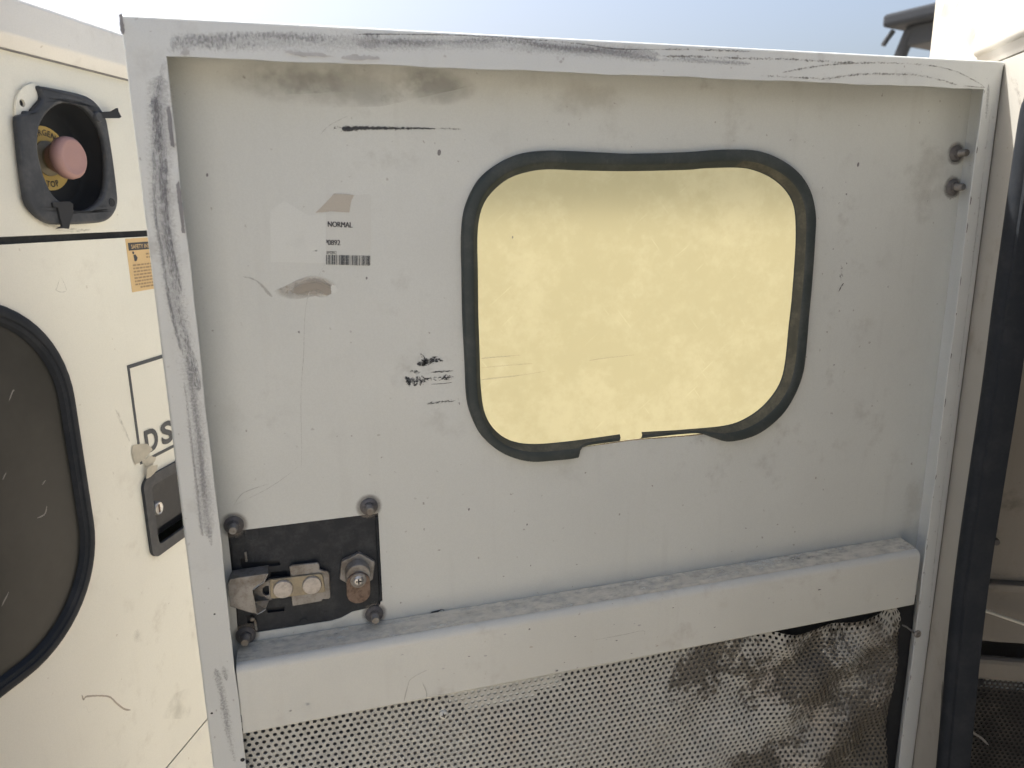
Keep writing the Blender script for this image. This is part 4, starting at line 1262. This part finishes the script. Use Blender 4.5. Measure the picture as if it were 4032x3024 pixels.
lathe("notice_figure", FL, (x0 + 0.0095, z1 - 0.0150), [(0.0014, 0.0009), (0.0013, sl_), (0, sl_)], 'ink', ldoor, 12)
patch("notice_figure", FL, [(x0 + 0.009, z1 - 0.0175), (x0 + 0.0125, z1 - 0.0170), (x0 + 0.0155, z1 - 0.0205), (x0 + 0.0135, z1 - 0.0240), (x0 + 0.0095, z1 - 0.0240)], sl_, 'ink', ldoor, 0.0004, 2)
# stains on the cream panels
for poly in ([(0.1835, 1.0089), (0.2490, 0.9824), (0.2458, 0.9378), (0.1877, 0.9823)], [(0.1601, 1.1138), (0.1765, 1.1101), (0.1731, 1.0933), (0.1568, 1.0975)]):
    patch("stain", FL, poly, 0.0010, 'dirt_brown', ldoor)
ribbon("scratch", FL, [(0.0801, 1.0917), (0.0815, 1.0850), (0.0868, 1.0849), (0.1125, 1.0663), (0.1229, 1.0502), (0.1322, 1.0365), (0.1410, 1.0287)], 0.0022, 0.0010, mark("brown scratch", (0.36, 0.26, 0.18), 0.4, 220.0, 2.0, 0.5, 0.3, 0.2, 20.0), ldoor)
ribbon("scratch", FL, [(0.0782, 1.0774), (0.0833, 1.0765), (0.0851, 1.0679), (0.0972, 1.0647)], 0.0026, 0.0010, 'dirt_line', ldoor)
ribbon("drip_mark", FL, [(0.1347, 1.4950), (0.1288, 1.4862), (0.1268, 1.4836), (0.1325, 1.4811), (0.1390, 1.4816), (0.1386, 1.4876), (0.1354, 1.4954)], 0.0016, 0.0010, 'scratch', ldoor)

# ---- emergency stop in its black bezel
EC = (0.168, 1.603)
bez = catmull([(0.1371, 1.6614), (0.1621, 1.6622), (0.1843, 1.6620), (0.2008, 1.6599), (0.2117, 1.6537), (0.2187, 1.6436), (0.2203, 1.6336), (0.2216, 1.6046), (0.2214, 1.5779), (0.2198, 1.5625), (0.2125, 1.5518), (0.1980, 1.5443), (0.1729, 1.5424), (0.1375, 1.5422), (0.1237, 1.5438), (0.1115, 1.5508), (0.1038, 1.5608), (0.1029, 1.5723), (0.1039, 1.5975), (0.1056, 1.6207), (0.1072, 1.6324), (0.1150, 1.6356), (0.1177, 1.6386), (0.1255, 1.6397), (0.1370, 1.6501), (0.1378, 1.6567)], 3, True)
hole_b = catmull([(0.1722, 1.6522), (0.1569, 1.6485), (0.1437, 1.6410), (0.1338, 1.6317), (0.1286, 1.6229), (0.1245, 1.6070), (0.1250, 1.5946), (0.1280, 1.5813), (0.1336, 1.5696), (0.1417, 1.5628), (0.1551, 1.5562), (0.1702, 1.5548), (0.1858, 1.5594), (0.1985, 1.5680), (0.2060, 1.5803), (0.2112, 1.5993), (0.2122, 1.6180), (0.2078, 1.6342), (0.1977, 1.6448), (0.1871, 1.6506)], 3, True)
bezel = slab("emergency_stop", FL, bez, 0.0005, 0.0075, 'black_plastic', gl, [hole_b])
md_ = bevel(bezel, 0.0028, 3, 50).modifiers[-1]
md_.use_clamp_overlap = False
bezel["label"] = "red emergency stop button in a broken black bezel"
slab("bezel_base", FL, rrect(0.1105, 0.226, 1.543, 1.664, 0.030, 8), 0.0004, 0.0028, 'cream', bezel, [circle((0.1695, 1.6045), 0.0540, 40), circle([(0.1195, 1.6451)][0], 0.0032, 14)], 0.0008)
lathe("base_hole", FL, [(0.1195, 1.6451)][0], [(0.0040, 0.0003), (0.0, 0.0004)], 'black_dark', bezel, 14)
hcx, hcz = sum(p_[0] for p_ in hole_b) / len(hole_b), sum(p_[1] for p_ in hole_b) / len(hole_b)
lathe("button_well", FL, (hcx, hcz), [(0.0535, 0.0050), (0.0515, -0.020), (0.0480, -0.0240), (0.0, -0.0240)], 'black_dark', bezel, 40)
lathe("button_plate", FL, EC, [(0.0292, -0.0238), (0.0292, -0.0226), (0.0, -0.0225)], 'yellow', bezel, 40)
items = []
for s, r_, a0_, st in (("EMERGENCY", 0.0205, 90 + 52, -13.5), ("STOP", 0.0262, 270 - 24, 14.5)):
    for i, ch in enumerate(s):
        a = R(a0_ + st * i)
        up = st < 0
        rot = a - math.pi / 2 if up else a + math.pi / 2
        items.append((ch, EC[0] + r_ * math.cos(a), EC[1] + r_ * math.sin(a), 0.0056, None, rot, 0.015, 'mid'))
lettering("button_lettering", items[:9], FL, -0.0221, 'ink', bezel)
lettering("button_lettering", items[9:], FL, -0.0221, 'ink', bezel)
lathe("button_collar", FL, EC, [(0.0160, -0.0226), (0.0160, -0.0205), (0.0125, -0.0195), (0.0105, -0.0185), (0.0105, -0.012)], 'brass', bezel, 36)
lathe("button_stem", FL, EC, [(0.0130, -0.014), (0.0165, -0.0060), (0.0182, -0.0050)], 'red', bezel, 40)
lathe("push_button", FL, EC, [(0.0170, -0.0058), (0.0190, -0.0035), (0.0195, 0.0005), (0.0188, 0.0040), (0.0165, 0.0062), (0.0148, 0.0066), (0.0140, 0.0062), (0.0080, 0.0066), (0, 0.0068)], 'red', bezel, 48)
for c in ([(0.2098, 1.5626)][0],):
    lathe("fixing_hole", FL, c, [(0.0044, 0.0072), (0.0040, 0.0081), (0.0026, 0.0077), (0.0022, 0.0078), (0, 0.0077)], 'black_dark', bezel, 20)
# torn rubber tags
tr = [(0.2035, 1.6463), (0.2115, 1.6486), (0.2261, 1.6510), (0.2349, 1.6551), (0.2350, 1.6519), (0.2385, 1.6471), (0.2352, 1.6455), (0.2189, 1.6437), (0.2103, 1.6426), (0.2042, 1.6399), (0.2019, 1.6416)]
slab("torn_tag", FL, tr, 0.0070, 0.0098, 'black_dark', bezel, (), 0.0005)
lathe("fixing_plug", FL, [(0.2056, 1.6434)][0], [(0.0052, 0.0070), (0.0050, 0.0088), (0.0042, 0.0098), (0, 0.0100)], 'black_plastic', bezel, 20)
tr = [(0.1291, 1.5618), (0.1497, 1.5633), (0.1543, 1.5611), (0.1534, 1.5566), (0.1518, 1.5504), (0.1479, 1.5451), (0.1446, 1.5383), (0.1381, 1.5390), (0.1297, 1.5388), (0.1366, 1.5409), (0.1353, 1.5488), (0.1347, 1.5575), (0.1294, 1.5575)]
slab("torn_tag", FL, tr, 0.0070, 0.0095, 'black_dark', bezel, (), 0.0005)
slab("torn_flap", FL, [(0.1239, 1.6399), (0.1365, 1.6504), (0.1394, 1.6479), (0.1370, 1.6419), (0.1319, 1.6387), (0.1246, 1.6381)], 0.0036, 0.0060, 'black_dark', bezel, (), 0.0005)
ribbon("smudge", FL, [(0.1117, 1.5548), (0.1269, 1.5436), (0.1504, 1.5373), (0.1838, 1.5364)], 0.010, 0.0004, 'dirt_line', fascia)

# ================================================================== enclosure on the right, with the opened side
gr = thing("generator_enclosure", FR(0.6, 0.0, -0.6), "white generator enclosure at right edge with black rubber door seal", "generator")
T0, T1, RT = -0.229, 0.96, 1.86
# corner post beyond the hinge, and the wall above the opening
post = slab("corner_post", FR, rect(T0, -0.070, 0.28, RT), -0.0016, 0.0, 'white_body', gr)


def post_edge(i):
    z = (0.28, RT)[i]
    pts = []
    for q_ in range(7):
        a = R(90 * q_ / 6)
        pts.append((-0.070 + 0.006 * math.sin(a), -0.006 + 0.006 * math.cos(a)))
    pts += [(-0.064, -0.020), (-0.066, -0.020)]
    return [FR(t, z, h) for t, h in pts]


sweep("post_bend", post_edge, 2, 'white_body', gr)


def head_prof(i):
    t = (-0.0605, 0.1, 0.5, 0.9, T1)[i]
    pts = [(0.0110, RT), (0.0110, 1.7175)]
    for q_ in range(7):
        a = R(70 * q_ / 6)
        pts.append((0.0110 - 0.006 * (1 - math.cos(a)), 1.7175 - 0.006 * math.sin(a)))
    pts += [(0.0030, 1.7000), (0.0, 1.6990)]
    pts += [(-0.060, 1.699), (-0.062, 1.71), (-0.062, RT)]
    return [FR(t, z, h) for h, z in pts]


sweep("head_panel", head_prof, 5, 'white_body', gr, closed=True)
for poly in ([(-0.2204, 1.8078), (-0.1599, 1.7929), (-0.1616, 1.7731), (-0.2154, 1.7913)], [(-0.1194, 1.7552), (-0.0830, 1.7473), (-0.0831, 1.7256), (-0.1122, 1.7312)]):
    patch("smudge", FR, poly, 0.0004, 'dirt_brown', post)
for pth in ([(-0.1931, 1.7996), (-0.1977, 1.7932)], [(-0.1483, 1.7915), (-0.1589, 1.7846)], [(-0.0883, 1.7430), (-0.0962, 1.7378)], [(-0.1803, 1.7624), (-0.1787, 1.7573)]):
    ribbon("scratch", FR, pth, 0.0050, 0.0005, 'haze_scuff', post)
# jamb strip round the opening: hole with rounded corners
op = rrect(0.080, 0.86, 0.46, 1.662, 0.040, 8)
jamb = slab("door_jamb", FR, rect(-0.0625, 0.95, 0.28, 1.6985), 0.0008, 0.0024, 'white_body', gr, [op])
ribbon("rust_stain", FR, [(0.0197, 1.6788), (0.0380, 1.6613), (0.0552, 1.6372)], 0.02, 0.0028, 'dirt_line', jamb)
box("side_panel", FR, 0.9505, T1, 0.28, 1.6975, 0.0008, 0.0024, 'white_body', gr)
box("roof", FR, T0, T1, RT - 0.01, RT, -1.20, -0.063, 'white_body', gr)
box("skid", FR, T0, T1, 0.0, 0.28, -1.15, -0.02, 'black_plastic', gr)
box("far_wall", FR, T0, T1, 0.28, RT - 0.011, -1.20, -1.198, 'white_body', gr)
box("end_wall", FR, T0 + 0.0002, T0 + 0.002, 0.28, RT - 0.011, -1.197, -0.002, 'white_body', gr)
box("end_wall", FR, T1 - 0.002, T1, 0.28, RT - 0.011, -1.197, -0.064, 'white_body', gr)
box("compartment_floor", FR, T0 + 0.003, T1 - 0.003, 0.281, 0.29, -1.19, -0.004, 'inside', gr)
box("compartment_ceiling", FR, -0.04, T1 - 0.003, 1.72, 1.73, -1.19, -0.064, 'inside', gr)
# rubber seal clipped round the opening
path = [(0.60, 1.6640), (0.30, 1.6640), (0.155, 1.6640)]
for q_ in range(1, 8):
    a = R(90 * q_ / 8)
    path.append((0.1345 - 0.040 * math.sin(a), 1.624 + 0.040 * math.cos(a)))
path += [(0.0940, 1.58), (0.0935, 1.46), (0.0950, 1.36), (0.0925, 1.25), (0.0915, 1.15), (0.0965, 1.05), (0.1060, 0.95), (0.1140, 0.85), (0.118, 0.75), (0.116, 0.62), (0.112, 0.50)]
path = catmull(path, 5)
SEAL = [(-0.0250, -0.0022), (-0.0270, 0.0030), (-0.0262, 0.0100), (-0.0215, 0.0155), (-0.0130, 0.0180), (-0.0060, 0.0170), (-0.0020, 0.0135),
        (-0.0005, 0.0100), (0.0015, 0.0112), (0.0045, 0.0095), (0.0058, 0.0050), (0.0058, -0.0160), (0.0020, -0.0160), (0.0, -0.0045)]


def seal_ring(i):
    a = path[max(0, i - 1)]
    b = path[min(len(path) - 1, i + 1)]
    tx, tz = b[0] - a[0], b[1] - a[1]
    L = math.hypot(tx, tz)
    nx, nz = -tz / L, tx / L        # points into the opening
    return [FR(path[i][0] - 0.006 + nx * o_ * 0.9, path[i][1] + nz * o_ * 0.9, h * 0.82) for o_, h in SEAL]


seal = sweep("door_seal", seal_ring, len(path), 'seal', gr, closed=True)
ribbon("seal_wear", FR, [(0.0735, 1.0017), (0.0794, 0.9647), (0.0885, 0.9196), (0.0911, 0.9007)], 0.008, 0.0128, mark("chalky rub", (0.20, 0.19, 0.17), 0.5, 200.0, 6.0, 0.6, 0.3, 0.25, 14.0), seal)
# bulkhead inside: upper panel, ledge, lower panel, cross member, punched liner
bk = [(0.0823, 1.0749), (0.0837, 1.0634), (0.0937, 0.9831), (0.0988, 0.9421), (0.0993, 0.9383)]
zl0, zl1, zlo, zbm = bk[0][1], bk[1][1], bk[2][1], bk[4][1]
bulk = box("bulkhead", FB, -0.004 + 0.010, 0.75, zl0, 1.71, -0.004, 0.0, 'inside', gr)
box("bulkhead_ledge", FB, 0.006, 0.75, zl1, zl0 - 0.001, -0.004, 0.012, 'inside', gr, 0.002)
box("lower_bulkhead", FB, 0.006, 0.75, zlo, zl1 - 0.001, -0.008, -0.004, 'inside', gr)
box("cross_member", FB, 0.006, 0.75, zbm - 0.01, zbm + 0.022, -0.012, 0.004, 'inside', gr, 0.006)
box("cable_gap", FB, 0.006, 0.75, zbm + 0.024, zlo - 0.001, -0.06, -0.05, 'black_dark', gr)


def liner_place(a, z, h):
    return FB(a, z, -0.002 + 0.004 * math.sin(20 * a + 13 * z) * (1 - smooth01(0.7, 0.87, z)) + h)


perforated("punched_liner", 0.012, 0.40, 0.42, zbm - 0.004, 0.0064, 0.0021, liner_place, 'liner', gr)
box("liner_backing", FB, 0.006, 0.75, 0.30, zbm - 0.026, -0.016, -0.010, 'foam', gr)
box("hole_light_strip", FB, 0.006, 0.75, zbm - 0.0255, zbm - 0.0105, -0.010, -0.006, 'paper_white', gr)  # pale strip standing in for light behind the top rows of holes
bc = [(0.0727, 1.1357)][0]
lathe("bulkhead_bolt", FB, bc, [(0.0068, 0.0), (0.0066, 0.003), (0.0045, 0.004), (0.0044, 0.020), (0.0038, 0.022), (0, 0.022)], 'zinc_dark', gr, 16)
rd = [(0.0565, 1.0449), (0.1194, 1.0251)]
tube("stay_rod", [FB(rd[0][0] - 0.02, rd[0][1] + 0.007, 0.02), FB(*rd[0], 0.02), FB(*rd[1], 0.02), FB(rd[1][0] + 0.3, rd[1][1] - 0.10, 0.02)], 0.0022, 'cream', gr, 8)
lc = [(0.0865, 0.9246)][0]
lathe("liner_hole", FB, lc, [(0.0062, 0.0016), (0, 0.0018)], 'black_dark', gr, 20)
ribbon("torn_liner_edge", FB, [(0.0771, 0.8589), (0.0869, 0.8488), (0.0973, 0.8420), (0.1082, 0.8312)], 0.004, 0.006, mark("bare torn metal", (0.30, 0.29, 0.27), 0.42, 240.0, 3.0, 0.8, 0.3, 0.15, 20.0), gr)
for poly in ([(0.0690, 1.0810), (0.1402, 1.0861), (0.1421, 1.0727), (0.0706, 1.0674)],):
    ribbon("settled_dirt", FB, [(poly[0][0], poly[0][1]), (poly[1][0], poly[1][1])], 0.012, 0.0006, 'dirt_line', bulk)

# ================================================================== machine far behind, only its cab top shows
mc = thing("loader", (5.6, 4.4, 0.0), "dark grey machine cab roof behind the white corner post", "loader")
A0 = Vector((4.986, 4.921, 0))
E1 = Vector((0.256, -0.967, 0))
E2 = Vector((0.964, 0.264, 0))
ROOF_Z = 2.997


def FM(u, v, h):      # plan coordinates from the near roof corner, h = height
    return A0 + E1 * u + E2 * v + UP * h


def mbox(name, u0, u1, v0, v1, z0, z1, mat, parent, bev=0.0):
    o = slab(name, FM, rect(u0, u1, v0, v1), z0, z1, mat, parent)
    if bev:
        bevel(o, bev, 3)
    return o


mbox("cab_roof", 0.0, 1.75, 0.0, 1.35, ROOF_Z, ROOF_Z + 0.105, 'machine', mc, 0.03)
mbox("roof_frame", 0.14, 1.6, 0.12, 1.25, ROOF_Z - 0.16, ROOF_Z - 0.001, 'machine_light', mc, 0.02)
for u, v, du, dv in ((0.17, 0.16, -0.45, -0.10), (0.17, 1.20, -0.45, 0.08), (1.55, 0.16, 0.05, -0.06), (1.55, 1.20, 0.05, 0.06)):
    tube("pillar", [FM(u, v, ROOF_Z - 0.03), FM(u + du * 0.5, v + dv * 0.5, 2.3), FM(u + du, v + dv, 1.55)], 0.052, 'machine_light', mc, 10)
mbox("cab_base", -0.30, 1.65, 0.02, 1.32, 0.75, 1.60, 'machine', mc, 0.05)
mbox("engine_hood", 1.66, 3.0, 0.15, 1.2, 0.75, 1.55, 'machine', mc, 0.06)
lampo = tube("work_lamp", [FM(0.05, 0.10, ROOF_Z - 0.02), FM(0.02, 0.07, ROOF_Z - 0.08), FM(0.0, 0.05, ROOF_Z - 0.13)], 0.022, 'machine_light', mc, 12)
for u, v in ((0.1, -0.12), (0.1, 1.22), (2.3, -0.12), (2.3, 1.22)):
    bm = bmesh.new()
    rings = []
    for rr_, vv_ in ((0.26, 0.03), (0.50, 0.0), (0.55, 0.04), (0.55, 0.22), (0.50, 0.26), (0.26, 0.23), (0.24, 0.15)):
        rings.append([bm.verts.new(FM(u + rr_ * math.cos(2 * math.pi * i / 28), v + vv_, 0.55 + rr_ * math.sin(2 * math.pi * i / 28))) for i in range(28)])
    for a_, b_ in zip(rings, rings[1:]):
        for i in range(28):
            j = (i + 1) % 28
            bm.faces.new((a_[i], a_[j], b_[j], b_[i]))
    bm.faces.new(rings[-1])
    bm.faces.new(list(reversed(rings[0])))
    from_bm("wheel", bm, 'tyre', mc, True)
